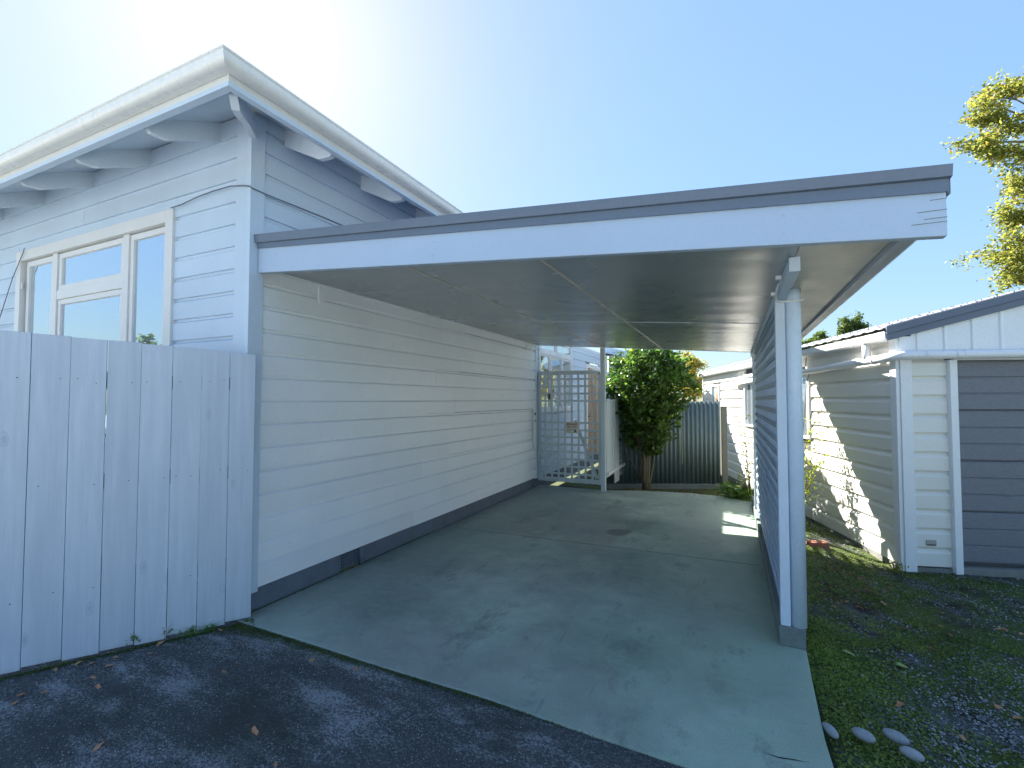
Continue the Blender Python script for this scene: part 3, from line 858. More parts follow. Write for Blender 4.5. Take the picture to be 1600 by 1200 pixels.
dogv = [(-2.500, .99), (-2.500, 1.02), (-2.492, 1.034), (-2.480, 1.038), (-2.470, 1.030), (-2.478, 1.022), (-2.47, 1.008), (-2.452, .99)]
mobj('dog_emblem', [(x, 7.9592, z) for x, z in dogv], [tuple(range(len(dogv)))], 'iron', sg)

# fence beyond the thin post: wide boards with lattice, low rail
ef = empty('side_fence', 'short pale board and lattice fence running back from the thin carport post', 'fence', (-1.95, 8.9, 0))
for a, b in ((8.02, 8.34), (8.36, 8.46), (8.50, 8.60), (8.66, 9.02), (9.62, 9.92)):
    box('fence_board', -1.965, -1.945, a, b, .22 if a < 8.6 else .03, 1.53, 'gate', ef, .002)
for i in range(5):
    box('upright_lath', -1.965, -1.957, 9.06+i*.11, 9.09+i*.11, .1, 1.5, 'lattice', ef)
for i in range(12):
    box('cross_lath', -1.956, -1.948, 9.03, 9.61, .12+i*.12, .15+i*.12, 'lattice', ef)
box('cap_rail', -1.985, -1.925, 8.0, 9.95, 1.532, 1.56, 'gate', ef, .002)
box('low_rail', -1.943, -1.90, 8.0, 10.0, .27, .315, 'pipe_white', ef, .002)

# ------------------------------------------------------------------ front board fence
A = np.array([-3.74, 1.23]); B = np.array([-3.094, 2.286]); dv = (B-A)/np.linalg.norm(B-A)
ang = math.atan2(dv[1], dv[0])
pf = empty('board_fence', 'blue-washed vertical board fence angled out from the house corner', 'fence', (A[0], A[1], 0), ang, org=(0, 0, 0))
edges = [-.63, -.455, -.28, -.099, .079, .251, .420, .587, .751, .914, 1.077, 1.234]
tops = [1.975, 1.965, 1.957, 1.950, 1.941, 1.930, 1.925, 1.913, 1.906, 1.897, 1.882]
for i in range(len(edges)-1):
    a, b = edges[i]+.0014, edges[i+1]-.0014
    t = tops[i]; jy = [0, .0015, -.001, .002, .0005][i % 5]; bz = [.014, .004, .018, .010, .022, .008][i % 6]
    lean = [.001, -.001, .0015, 0][i % 4]
    v = [(a, jy, bz), (b, jy, bz-.003), (b, jy+.019, bz-.003), (a, jy+.019, bz), (a+lean, jy, t), (b+lean, jy, t-.006), (b+lean, jy+.019, t-.006), (a+lean, jy+.019, t)]
    hexa('fence_board', v, 'fence', pf, .0018)
for z in (.35, 1.0, 1.62):
    box('fence_rail', -.62, 1.225, .023, .065, z, z+.09, 'raw_post', pf)
for x in (-.5, 1.12):
    box('fence_post', x, x+.09, .066, .155, -.1, 1.82, 'raw_post', pf)
nl = []
for i in range(2, len(edges)-1):
    for z in (.40, 1.05, 1.67):
        for t in (.25, .75):
            if random.random() < .45:
                x = edges[i]+(edges[i+1]-edges[i])*t+random.uniform(-.01, .01); zz = z+random.uniform(-.02, .02)
                nl.append((x-.0025, x+.0025, -.0022, .004, zz-.0025, zz+.0025))
multibox('nail_head', nl, 'iron', pf)['kind'] = 'stuff'

# ------------------------------------------------------------------ cables on the house
tube('cable', [(-7.35, 2.27, 2.25), (-6.95, 2.27, 2.85), (-6.74, 2.275, 3.10), (-6.70, 2.27, 3.145)], .004, 'wire', None, 6)
tag(bpy.data.objects['cable'], 'thin loose cable hanging left of the house window', 'cable')
c2 = tube('cable', [(-4.14, 2.272, 3.125), (-4.0, 2.272, 3.128), (-3.8, 2.272, 3.152), (-3.6, 2.272, 3.163), (-3.4, 2.270, 3.16), (-3.25, 2.268, 3.135), (-3.183, 2.27, 3.118), (-3.175, 2.30, 3.11), (-3.178, 2.42, 3.112), (-3.185, 2.95, 3.135), (-3.19, 3.6, 3.15), (-3.19, 5.2, 3.12), (-3.19, 7.8, 3.14)], .0045, 'wire', None, 6)
tag(c2, 'thin dark cable running from the window head round the house corner', 'cable')

# ------------------------------------------------------------------ garage (own axes: X along its front, Y back along its side)
GA = R(16.3)
ga = empty('garage', 'cream steel-clad garage with slate grey door and barge on the right', 'garage', (GCX, GCY, GCZ), GA, org=(0, 0, 0))
ga.scale = (GS, GS, GS)
GP = [(-.030, 0), (0, 0), (.003, .004), (.002, .116), (-.020, .150), (-.020, .171), (-.030, .171)]
fG = lambda t, a, b: (-a, t, b)
fGf = lambda t, a, b: (t, -a, b)
LEN = 7.1
wins = [(1.76, 2.42, 1.10, 1.85), (3.15, 4.10, 1.14, 1.95), (5.77, 6.26, 1.34, 1.84)]
for k in range(12):
    z = .045+.1712*k
    if z > 2.1: break
    prof = [(a, z+b) for a, b in GP]
    cur = [( .075, LEN-.05)]
    for (a, b, c, d) in wins:
        if z+.171 > c-.03 and z < d+.05:
            new = []
            for s, e_ in cur:
                if s < a-.06 and e_ > b+.06: new += [(s, a-.06), (b+.06, e_)]
                else: new.append((s, e_))
            cur = new
    for s, e_ in cur:
        prism('weatherboard', prof, s, e_, fG, 'garage', ga)
box('inner_wall', .031, .05, .1, LEN-.05, .05, 2.15, 'inside', ga)
for (a, b, c, d) in wins:
    w = multibox('window', [(-.022, .024, a-.059, a, c-.02, d+.05), (-.022, .024, b, b+.059, c-.02, d+.05), (-.021, .024, a, b, d, d+.05), (-.03, .024, a-.065, b+.065, c-.05, c-.0205)], 'garage_trim', ga, .002)
    box('pane', .004, .010, a+.0, b-.0, c-.02, d, 'glass', w)
    bl = []
    zz = c
    while zz < d-.03: bl.append((.0115, .016, a+.02, b-.02, zz, zz+.016)); zz += .028
    multibox('blind', bl, 'curtain', w)
mobj('window_ornament', [(-.0, 5.85, 1.45), (0, 5.98, 1.45), (0, 5.98, 1.68), (0, 5.85, 1.68)], [(0, 1, 2, 3)], 'brick', ga)
# side corner flashing, foundation
box('corner_flashing', -.026, .004, -.012, .075, .008, 2.16, 'garage_trim', ga, .002)
box('corner_flashing', .0045, .098, -.026, -.003, .008, 2.13, 'garage_trim', ga, .002)
box('corner_flashing', -.02, .01, LEN-.05, LEN, -.05, 2.16, 'garage_trim', ga, .002)
box('foundation', .004, .05, .02, LEN-.05, -.2, .043, 'found', ga)
box('foundation', .01, .45, -.0, .06, -.2, .043, 'found', ga)
box('foundation', .45, 5.4, -.04, .3, -.2, .066, 'found', ga, .004)
# front cladding left of the door
for k in range(11):
    z = .055+.1712*k
    z1 = min(z+.171, 1.93)
    if z > 1.9: break
    prof = [(a, min(z+b, 1.935)) for a, b in GP]
    prism('weatherboard', prof, .1, .392, fGf, 'garage', ga)
box('door_jamb', .393, .452, -.045, .03, .008, 1.91, 'garage_trim', ga, .003)
box('door_jamb', 2.85, 2.91, -.045, .03, .008, 1.91, 'garage_trim', ga, .003)
box('wall_lining', .1, .45, .03, .06, .05, 2.2, 'inside', ga)
v_ = box('wall_vent', .185, .265, -.012, -.0035, .25, .295, 'vent', ga, .002)
box('vent_slot', .188, .262, -.0135, -.0122, .246, .256, 'dark', v_)
# sectional door: ribbed panels
dn = 4; dz = (1.905-.10)/dn
for k in range(dn):
    z0 = .10+k*dz
    pr = [(-.03, z0+.003), (0, z0+.003), (.0, z0+.008)]
    nr = 3
    rh = (dz-.012)/nr
    for j in range(nr):
        zz = z0+.010+j*rh
        pr += [(.012, zz+.006), (.012, zz+rh-.014), (.004, zz+rh-.008), (.004, zz+rh-.001)]
    pr += [(0, z0+dz-.002), (-.03, z0+dz-.002)]
    prism('door_panel', pr, .455, 2.848, lambda t, a, b: (t, .02-a, b), 'roller', ga)
box('door_backing', .44, 2.86, .052, .06, .07, 2.1, 'inside', ga)  # unseen dark board added so no light shows through the panel seams
box('door_head', .455, 2.848, -.008, .03, 1.908, 2.0, 'garage_trim', ga)
# gable: vertical battened cladding, clipped below the barge
RS = .268
zbarge = lambda x: 2.09+RS*(x+.11)
ridge = 2.75
xs_ = [0.10]+[.155+.222*i for i in range(24)]
xs_ = sorted(set([x for x in xs_ if x < ridge]))+[ridge]
for i in range(len(xs_)-1):
    a, b = xs_[i]+.001, xs_[i+1]-.001
    hexa('gable_panel', [(a, -.018, 1.936), (b, -.018, 1.936), (b, -.002, 1.936), (a, -.002, 1.936), (a, -.018, zbarge(a)+.05), (b, -.018, zbarge(b)+.05), (b, -.002, zbarge(b)+.05), (a, -.002, zbarge(a)+.05)], 'garage_trim', ga)
    if i:
        hexa('gable_rib', [(a-.012, -.034, 1.936), (a+.012, -.034, 1.936), (a+.017, -.0185, 1.936), (a-.017, -.0185, 1.936), (a-.012, -.034, zbarge(a)+.04), (a+.012, -.034, zbarge(a)+.04), (a+.017, -.0185, zbarge(a)+.04), (a-.017, -.0185, zbarge(a)+.04)], 'garage_trim', ga)
# barge
def slab_along(name, x0, x1, zo0, zo1, y0, y1, mat, bev=.002):
    z = lambda x, o: 2.09+RS*(x+.11)+o
    return hexa(name, [(x0, y0, z(x0, zo0)), (x1, y0, z(x1, zo0)), (x1, y1, z(x1, zo0)), (x0, y1, z(x0, zo0)), (x0, y0, z(x0, zo1)), (x1, y0, z(x1, zo1)), (x1, y1, z(x1, zo1)), (x0, y1, z(x0, zo1))], mat, ga, bev)
slab_along('barge_board', -.11, ridge, 0, .062, -.046, -.036, 'barge')
slab_along('barge_cap', -.115, ridge, .063, .132, -.056, -.036, 'barge')
slab_along('barge_cap', -.115, ridge, .133, .139, -.056, .05, 'barge', 0)
# roof: corrugated sheets, corrugation runs up the slope
def roof():
    ny = 0
    pitch = .19
    sheets = 9
    W = (LEN+.1+.03)/sheets
    for s in range(sheets):
        y0 = -.03+s*W; y1 = y0+W-.003
        ys = np.arange(y0, y1, pitch/8)
        ys = np.append(ys, y1)
        v = []; f = []
        for i, yy in enumerate(ys):
            ph = ((yy+.03) % pitch)/pitch
            h = .010*max(0, math.cos(2*math.pi*(ph-.5)))**.7 if abs(ph-.5) < .25 else 0
            for x in (-.14, ridge): v.append((x, yy, 2.09+RS*(x+.11)+.118+h))
        for i in range(len(ys)-1): f.append((2*i, 2*i+1, 2*i+3, 2*i+2))
        mobj('roof_sheet', v, f, 'garage_roof', ga)
roof()
mobj('roof_far_side', [(ridge, -.03, 2.09+RS*(ridge+.11)+.118), (ridge, LEN+.1, 2.09+RS*(ridge+.11)+.118), (ridge*2+.14, LEN+.1, 2.09-RS*.03+.118), (ridge*2+.14, -.03, 2.09-RS*.03+.118)], [(0, 1, 2, 3)], 'garage_roof', ga)
# roof screws along the purlins: small but seen as dark dots
sv = []
for x in (.0, .42, .84, 1.3, 1.8):
    yy = -.03+.095
    while yy < LEN:
        zz = 2.09+RS*(x+.11)+.138
        sv.append((x-.006, x+.006, yy-.006, yy+.006, zz-.004, zz+.007)); yy += .19
multibox('roof_screw', sv, 'barge', ga)['kind'] = 'stuff'
# the rest of the garage beyond the picture's right edge
for k in range(11):
    z = .055+.1712*k
    if z > 1.9: break
    prism('weatherboard', [(a, min(z+b, 1.935)) for a, b in GP], 2.912, 5.4, fGf, 'garage', ga)
box('side_wall', 5.4, 5.45, -.02, LEN-.05, -.1, 2.17, 'garage', ga)
box('rear_wall', .03, 5.4, LEN-.045, LEN-.01, -.1, 2.17, 'garage', ga)
for yy0, yy1 in ((-.018, -.002), (LEN-.04, LEN-.02)):
    hexa('gable_panel', [(ridge+.002, yy0, 1.936), (5.42, yy0, 1.936), (5.42, yy1, 1.936), (ridge+.002, yy1, 1.936), (ridge+.002, yy0, zbarge(ridge)+.05), (5.42, yy0, zbarge(.08)+.05), (5.42, yy1, zbarge(.08)+.05), (ridge+.002, yy1, zbarge(ridge)+.05)], 'garage_trim', ga)
zz_ = lambda x: zbarge(2*ridge-x)
hexa('barge_board', [(ridge, -.056, zz_(ridge)), (5.61, -.056, zz_(5.61)), (5.61, -.036, zz_(5.61)), (ridge, -.036, zz_(ridge)), (ridge, -.056, zz_(ridge)+.13), (5.61, -.056, zz_(5.61)+.13), (5.61, -.036, zz_(5.61)+.13), (ridge, -.036, zz_(ridge)+.13)], 'barge', ga)
# gutter and fascia of the side wall
box('side_fascia_board', -.018, .02, .0, LEN, 2.10, 2.17, 'garage_trim', ga)
prism('gutter', [(-.02, 2.175), (-.02, 2.105), (-.075, 2.10), (-.112, 2.108), (-.12, 2.125), (-.122, 2.18), (-.112, 2.18), (-.108, 2.13), (-.03, 2.115), (-.028, 2.175)], -.03, LEN+.05, lambda t, a, b: (a, t, b), 'garage_trim', ga)
# white pipework: outlet, long run round the corner
tube('waste_pipe', [(-.07, .35, 2.10), (-.07, .35, 2.0), (-.068, .33, 1.945)], .036, 'pipe_white', ga, 14)
tube('waste_pipe', [(-.065, 4.6, 1.86), (-.065, 1.9, 1.905), (-.066, .35, 1.935), (-.068, .12, 1.94), (-.062, -.02, 1.945), (-.02, -.085, 1.95), (.06, -.095, 1.952), (.5, -.095, 1.953), (3.2, -.095, 1.955)], .039, 'pipe_white', ga, 16)
for x in (.16, .40, .46): tube('pipe_collar', [(x-.008, -.095, 1.952), (x+.008, -.095, 1.952)], .043, 'pipe_white', ga, 16)
for yy in (.22, .5, 1.75): tube('pipe_collar', [(-.067, yy-.012, 1.936), (-.067, yy+.012, 1.936)], .043, 'pipe_white', ga, 16)
tube('small_wire', [(-.03, 1.72, 2.09), (-.04, 1.71, 2.0), (-.05, 1.73, 1.96)], .005, 'iron', ga, 6)

# ------------------------------------------------------------------ corrugated fence behind the bay
cd = np.array([math.cos(R(24.9)), math.sin(R(24.9))])
c0 = np.array([-1.98, 8.12])
cf = empty('corrugated_fence', 'dark blue-green corrugated steel fence behind the round bush', 'fence', (c0[0], c0[1], 0), R(24.9), org=(0, 0, 0))
tot = 1.99
for s in range(3):
    a0, a1 = s*tot/3, (s+1)*tot/3
    xs = np.arange(a0, a1+.001, .076/10)
    v = []; f = []
    for x in xs:
        o_ = .012*math.sin(2*math.pi*x/.076)+(.003 if s % 2 else 0)
        v += [(x, o_, .10), (x, o_, 1.525)]
    for i in range(len(xs)-1): f.append((2*i, 2*i+2, 2*i+3, 2*i+1))
    o = mobj('corrugated_sheet', v, f, 'corr_fence', cf, True)
    md = o.modifiers.new('solid', 'SOLIDIFY'); md.thickness = .0015
box('kerb_board', -.05, 2.0, -.03, .03, -.08, .098, 'kerb', cf, .004)
box('fence_post', 2.0, 2.10, -.03, .07, -.1, 1.44, 'raw_post', cf, .006)

# ------------------------------------------------------------------ plants
def bush():
    root = bush_root = empty('camellia_bush', 'rounded dark green glossy bush on bare stems before the corrugated fence', 'bush', (-1.32, 8.2, -.03))
    prof = [(.62, .12), (.72, .24), (.8, .34), (1.13, .40), (1.45, .50), (1.79, .70), (2.05, .64), (2.22, .55), (2.38, .34), (2.47, .08)]
    zz = np.array([p[0] for p in prof]); ww = np.array([p[1] for p in prof])
    n = 15500
    z = rng.uniform(.62, 2.50, n*3)
    w = np.interp(z, zz, ww)
    keep = rng.uniform(0, .7, len(z)) < w
    z = z[keep][:n]; w = w[keep][:n]; n = len(z)
    th_ = rng.uniform(0, 2*math.pi, n)
    lump = .97+.15*np.sin(3*th_+z*5)+.12*np.sin(5*th_-z*7+1)+.08*np.sin(9*th_+z*13)
    r = w*lump*np.sqrt(rng.uniform(.30, 1, n))
    cx = -1.30+.10*np.clip((z-1.2), 0, 1)
    C = np.stack([cx+r*np.cos(th_), 8.2+r*.9*np.sin(th_), z+rng.normal(0, .02, n)], 1)
    # gaps: drop leaves where a coarse field is low, more at the bottom
    g = np.sin(C[:, 0]*11+2)*np.sin(C[:, 1]*9+1)*np.sin(C[:, 2]*10)
    thr = np.where(C[:, 2] < 1.1, -.02, .22)
    k = (g < thr) | (rng.uniform(size=n) < .15)
    C = C[k]
    # sprigs that stick out
    sp = []
    for _ in range(170):
        zz_ = rng.uniform(.8, 2.42); a = rng.uniform(0, 2*math.pi); w_ = np.interp(zz_, zz, ww)
        p = np.array([-1.27+w_*math.cos(a), 8.2+w_*.9*math.sin(a), zz_]); d = np.array([math.cos(a), math.sin(a), rng.uniform(-.1, .8)])
        for t in np.linspace(0, rng.uniform(.06, .22), 9): sp.append(p+d*t+rng.normal(0, .016, 3))
    C = np.concatenate([C, np.array(sp)])
    leafmesh('foliage', C, .070, 'camellia', root, .6, up=.5, jitter=.5)
    st = []
    for i in range(6):
        a = i*1.05+.3; r0 = .035; x, y = -1.32+.035*math.cos(a), 8.2+.04*math.sin(a)
        pts = [(x, y, -.05)]
        lean = random.uniform(.05, .2)
        for t in (.25, .5, .75, 1.05, 1.4, 1.8):
            pts.append((x+lean*math.cos(a)*t*.9+random.uniform(-.015, .015), y+lean*math.sin(a)*t+random.uniform(-.015, .015), t))
        st.append((pts, [.026, .022, .02, .018, .014, .011, .006]))
        b = pts[3]
        st.append(([b, (b[0]+.12*math.cos(a+.8), b[1]+.12*math.sin(a+.8), b[2]+.22), (b[0]+.26*math.cos(a+.8), b[1]+.2*math.sin(a+.8), b[2]+.5)], [.013, .010, .005]))
    st.append(([(-1.33, 8.15, -.05), (-1.30, 8.14, .45), (-1.27, 8.16, .75), (-1.17, 8.18, 1.05)], [.045, .038, .03, .02]))
    st.append(([(-1.36, 8.20, .10), (-1.5, 8.14, .42), (-1.62, 8.12, .62), (-1.66, 8.10, .85)], [.018, .013, .01, .006]))
    tubes('stem', st, 'bark', root)
bush()
def push_back(o, k):
    l = np.array(o.location); c = np.array([0, 0, 1.55])
    o.location = tuple(c+(l-c)*k); o.scale = (k, k, k)
push_back(bpy.data.objects['camellia_bush'], 1.12)
push_back(cf, 1.13)

def clump_tree(name, label, trunk, clumps, leaf, size, nper, leafmat, group=None, tr=.13):
    root = empty(name, label, 'tree', trunk[0], group=group)
    br = [(trunk, [tr, tr*.8, tr*.62, tr*.4][:len(trunk)] if len(trunk) <= 4 else tr)]
    Cs = []
    for c in clumps:
        c = np.array(c[:3]); rad = size*random.uniform(.75, 1.2)
        # limb from nearest trunk point below
        tp = min(trunk, key=lambda p: abs(p[2]-(c[2]-.9)))
        mid = (np.array(tp)+c)/2+np.array([0, 0, -.12])
        br.append(([tp, tuple(mid), tuple(c)], [tr*.35, tr*.18, tr*.05]))
        for s in range(7):
            o = sph(1, rad)[0]*np.array([1.15, 1.15, .9]); q_ = c+o
            if True: br.append(([tuple(c-(c-mid)*.25), tuple((c+q_)/2+np.array([0, 0, .03])), tuple(q_)], [tr*.06, tr*.04, tr*.015]))
            m_ = nper//7
            t = rng.uniform(.25, 1.08, m_)[:, None]
            Cs.append(c+(q_-c)*t+rng.normal(0, rad*.20, (m_, 3))*np.array([1, 1, .8]))
    tubes('trunk', br, 'bark', root, 6)
    leafmesh('crown', np.concatenate(Cs), leaf, leafmat, root, .6, up=.3)
    return root
cl = [[6.83, 18.29, 10.45], [7.52, 18.6, 10.65], [8.1, 18.83, 11.0], [6.99, 18.39, 9.85], [7.68, 18.72, 9.65], [6.70, 18.25, 9.2], [7.15, 18.46, 9.0], [7.84, 18.82, 8.95], [8.72, 19.19, 10.0], [8.9, 19.3, 8.9], [7.70, 18.73, 7.95], [8.15, 18.93, 8.15], [8.6, 19.18, 7.75], [7.40, 18.64, 6.80], [7.9, 18.88, 6.9], [7.2, 18.6, 5.95], [7.7, 18.84, 5.8], [7.62, 18.78, 5.25], [8.15, 19.07, 6.2], [8.05, 19.0, 5.2], [8.9, 19.4, 5.8], [9.6, 19.8, 7.2], [9.9, 19.9, 8.8], [10.6, 20.2, 7.6], [10.9, 20.3, 9.6], [9.7, 20.8, 10.6], [10.4, 19.2, 6.4]]
clump_tree('tall_tree', 'tall yellow-green leafy tree cut by the right edge above the garage', [(10.0, 20.0, -.1), (10.05, 20.0, 3.0), (9.95, 20.0, 6.0), (10.1, 20.05, 9.6)], cl, .115, .66, 620, 'tree_leaf', tr=.22)
clump_tree('distant_tree', 'green treetop rising behind the grey garage roof', [(4.75, 24.1, -.1), (4.75, 24.1, 3.4)], [(4.5, 24.0, 4.45), (4.9, 24.15, 4.35), (4.75, 24.1, 4.75), (5.15, 24.2, 4.1), (4.3, 24.0, 4.1)], .12, .55, 700, 'far_leaf', 'distant treetops', .1)
clump_tree('distant_tree', 'low green treetop just showing between downpipe and garage roof', [(3.35, 23.6, -.1), (3.35, 23.6, 3.2)], [(3.3, 23.5, 3.95), (3.7, 23.6, 3.9), (2.9, 23.4, 3.85), (3.5, 23.6, 4.1)], .12, .45, 700, 'far_leaf', 'distant treetops', .1)
clump_tree('autumn_shrub', 'yellow and orange autumn shrub behind the corrugated fence', [(-.98, 14.8, -.1), (-.98, 14.8, 1.6)], [(-1.15, 14.7, 2.3), (-.95, 14.8, 2.6), (-.85, 14.9, 2.1), (-1.2, 14.7, 1.9), (-.8, 14.9, 1.8), (-1.05, 14.8, 2.75)], .07, .33, 900, 'autumn_leaf', None, .05)
clump_tree('hedge_tree', 'dark tree far behind the viewer mirrored in the front window', [(-27, -9, -.1), (-27, -9, 2.6)], [(-27, -9, 3.6), (-26.4, -9.4, 3.0), (-27.7, -8.6, 2.9), (-26.8, -9.2, 4.3), (-25.8, -10.0, 2.7), (-28.4, -8.0, 2.7), (-29.2, -7.2, 2.5), (-30, -6.5, 2.6)], .3, .7, 300, 'far_leaf', None, .15)

def climber(name, label, base, tips, leafn, leafs, mat, cat='plant', spread=.05, up=.3, sw=1.0):
    root = empty(name, label, cat, base)
    st = []; Cs = []
    for t in tips:
        b = np.array(base); t = np.array(t); mid = (b+t)/2+np.array([random.uniform(-.05, .05), random.uniform(-.05, .05), .08])
        st.append(([tuple(b), tuple((b+mid)/2+np.array([0, 0, .03])), tuple(mid), tuple(t)], [.009*sw, .007*sw, .005*sw, .002*sw]))
        k = leafn
        s = rng.uniform(.35, 1.05, k)[:, None]
        p = (1-s)**2*b+2*s*(1-s)*mid+s*s*t
        Cs.append(p+rng.normal(0, spread, (k, 3)))
    tubes('stem', st, 'bark', root, 5)
    leafmesh('foliage', np.concatenate(Cs), leafs, mat, root, .5, up=up)
    return root
def cs(*p): return tuple(c+(q-c)*1.085 for q, c in zip(p, (0, 0, 1.55)))
climber('climbing_plant', 'sparse lime green climber in sun against the garage side wall', cs(.66, 6.45, .0),
        [cs(*p) for p in [(.80, 6.62, .70), (.72, 6.65, .95), (.82, 6.66, 1.1), (.95, 6.55, 1.35), (.66, 6.7, 1.0), (.72, 6.5, .62), (.88, 6.6, 1.2), (1.0, 6.45, 1.15), (.72, 6.6, 1.2), (.98, 6.35, .9), (.78, 6.6, 1.32), (.86, 6.62, 1.25), (.78, 6.5, .45), (.90, 6.45, .8)]], 48, .042, 'vine_leaf', spread=.055)
tube('vine_stem', [cs(.80, 6.95, .0), cs(.79, 6.98, .8), cs(.83, 6.93, 1.3), cs(.87, 6.96, 1.75), cs(.90, 6.93, 1.9)], .005, 'bark', None, 6)
tag(bpy.data.objects['vine_stem'], 'long bare vine stem hanging down the garage wall from the white pipe', 'plant')
climber('leggy_shrub', 'small lime green shrub behind the far end of the lattice screen', (.28, 8.45, -.18), [(.17, 8.3, .36), (.05, 8.3, .30), (.20, 8.3, .42), (.22, 8.33, .62), (.2, 8.33, .9), (.12, 8.28, 1.22), (.2, 8.3, 1.28), (.10, 8.26, .38)], 16, .06, 'vine_leaf', spread=.04)
climber('leafy_weed', 'low green leafy clump at the back right corner of the slab', (.05, 8.45, -.18), [(-.20, 8.22, .12), (-.05, 8.2, .16), (.1, 8.18, .13), (.2, 8.15, .10), (-.1, 8.3, .2), (.15, 8.3, .2), (0, 8.2, .08), (.27, 8.1, .08)], 34, .085, 'herb_leaf', spread=.045, up=1.2)
climber('garage_weed', 'little green weed at the base of the garage corner', (1.44, 5.84, -.16), [(1.40, 5.77, -.09), (1.48, 5.77, -.10), (1.42, 5.84, -.07)], 8, .04, 'vine_leaf', spread=.02)

def tuft(name, label, base, nb, h, spread, mat='herb_leaf', dirv=None):
    root_v = []; f = []
    for i in range(nb):
        a = random.uniform(0, 2*math.pi); L = h*random.uniform(.5, 1.1)
        b = Vector(base)+Vector((dv[0], dv[1], 0))*random.uniform(-spread, spread)+Vector((random.uniform(-.01, .01), random.uniform(-.01, .01), 0))
        d = Vector((math.cos(a), math.sin(a), 0)); s = Vector((-d.y, d.x, 0))*.0022
        p1 = b+d*L*.3+Vector((0, 0, L*.6)); p2 = b+d*L*.9+Vector((0, 0, L*.72))
        k = len(root_v); root_v += [tuple(b-s), tuple(b+s), tuple(p1+s), tuple(p1-s), tuple(p2)]
        f += [(k, k+1, k+2, k+3), (k+3, k+2, k+4)]
    o = mobj(name, root_v, f, mat, attr=rng.uniform(0, 1, len(root_v)))
    return tag(o, label, 'grass')
tuft('grass_tuft', 'wispy green grass tuft growing at the foot of the fence', (-3.245, 2.0, -.012), 60, .10, .10)
climber('fence_weed', 'small green weed at the fence foot left of the grass tuft', (-3.435, 1.735, -.012), [(-3.42, 1.72, .035), (-3.40, 1.75, .03), (-3.45, 1.70, .03)], 9, .024, 'herb_leaf', spread=.012, sw=.12)
climber('fence_weed', 'green two-leaf sprout at the fence foot between weed and grass tuft', (-3.345, 1.865, -.012), [(-3.33, 1.86, .07), (-3.33, 1.88, .04)], 3, .035, 'herb_leaf', spread=.008, sw=.12)
tuft('grass_tuft', 'short stray grass blades at the far left of the fence foot', (-3.62, 1.41, -.012), 14, .04, .06)

# ------------------------------------------------------------------ stones, brick
def pebble(c, r, rz, label, group):
    n1, n2 = 16, 10; v = []; f = []
    for j in range(n2+1):
        ph = math.pi*j/n2
        for i in range(n1):
            t = 2*math.pi*i/n1
            k = 1+.04*math.sin(2*t+c[0]*9)+.03*math.cos(3*t+ph+c[1]*5)
            x, y, z = r[0]*math.sin(ph)*math.cos(t)*k, r[1]*math.sin(ph)*math.sin(t)*k, r[2]*math.cos(ph)
            v.append((c[0]+x*math.cos(rz)-y*math.sin(rz), c[1]+x*math.sin(rz)+y*math.cos(rz), c[2]+z))
    for j in range(n2):
        for i in range(n1): f.append((j*n1+i, (j+1)*n1+i, (j+1)*n1+(i+1) % n1, j*n1+(i+1) % n1))
    o = mobj('river_stone', v, f, 'pebble', smooth=True)
    tag(o, label, 'stone', group)
G_ = 'smooth river stones beside the slab'
pebble((.402, 2.69, -.005), (.050, .020, .022), -1.05, 'narrow smooth grey stone touching the edge of the concrete slab', G_)
pebble((.536, 2.715, -.003), (.050, .026, .024), -.55, 'oval smooth grey stone second from the concrete slab', G_)
pebble((.668, 2.765, -.003), (.052, .028, .024), -.6, 'dark oval smooth stone at the back of the touching pair farthest from the slab', G_)
pebble((.699, 2.665, -.004), (.045, .024, .022), -.5, 'oval smooth grey stone nearest the viewer, just before the dark one', G_)
def rot_box(name, c, s, rz, mat):
    v = boxv(-s[0], s[0], -s[1], s[1], -s[2], s[2]); cr, sr = math.cos(rz), math.sin(rz)
    return hexa(name, [(c[0]+x*cr-y*sr, c[1]+x*sr+y*cr, c[2]+z) for x, y, z in v], mat, None, .004)
tag(rot_box('brick', (.86, 6.35, -.09), (.11, .05, .035), .35, 'brick'), 'red brick half buried near the foot of the garage wall', 'brick')

# ------------------------------------------------------------------ gravel, moss and litter (uncountable)
def fbm(x, y, s, seed=0):
    v = 0; a = 1; t = 0
    for k in range(4):
        f_ = s*2**k
        v = v+a*np.sin(x*f_*1.7+seed+k*2.1+1.3*np.sin(y*f_*1.1+k))*np.sin(y*f_*1.9+seed*1.7+k+1.1*np.sin(x*f_*.9+k*3)); t += a; a *= .6
    return v/t
def in_yard(n, near=True):
    x = rng.uniform(.40, 4.6, n); y = rng.uniform(2.2, 8.0, n)
    u = rng.uniform(0, 1, n)
    d = np.hypot(x, y)
    k = u < (3.4/d)**1.5
    # outside the garage
    gx = (x-GCX)*math.cos(GA)+(y-GCY)*math.sin(GA); gy_ = -(x-GCX)*math.sin(GA)+(y-GCY)*math.cos(GA)
    k &= ~((gx > -.01) & (gy_ > -.03))
    return x[k], y[k]
def moss_density(x, y):
    m = .22+1.35*fbm(x, y, 1.9, 3)+.5*fbm(x, y, 6.5, 1)
    m += 1.0*np.exp(-((x-.40)/.24)**2)              # green strip along the slab
    m += .9*np.exp(-(((x-.95)/.5)**2+((y-5.7)/.6)**2))
    m -= .5*np.exp(-(((x-.75)/.35)**2+((y-4.35)/.35)**2))
    return np.clip(m, 0, 1)
x, y = in_yard(600000)
md_ = moss_density(x, y)
k = rng.uniform(0, 1, len(x)) < md_*.75
mx, my = x[k], y[k]
mx, my = mx[:150000], my[:150000]
C = np.stack([mx, my, yz(mx, my)+rng.uniform(.001, .012, len(mx))], 1)
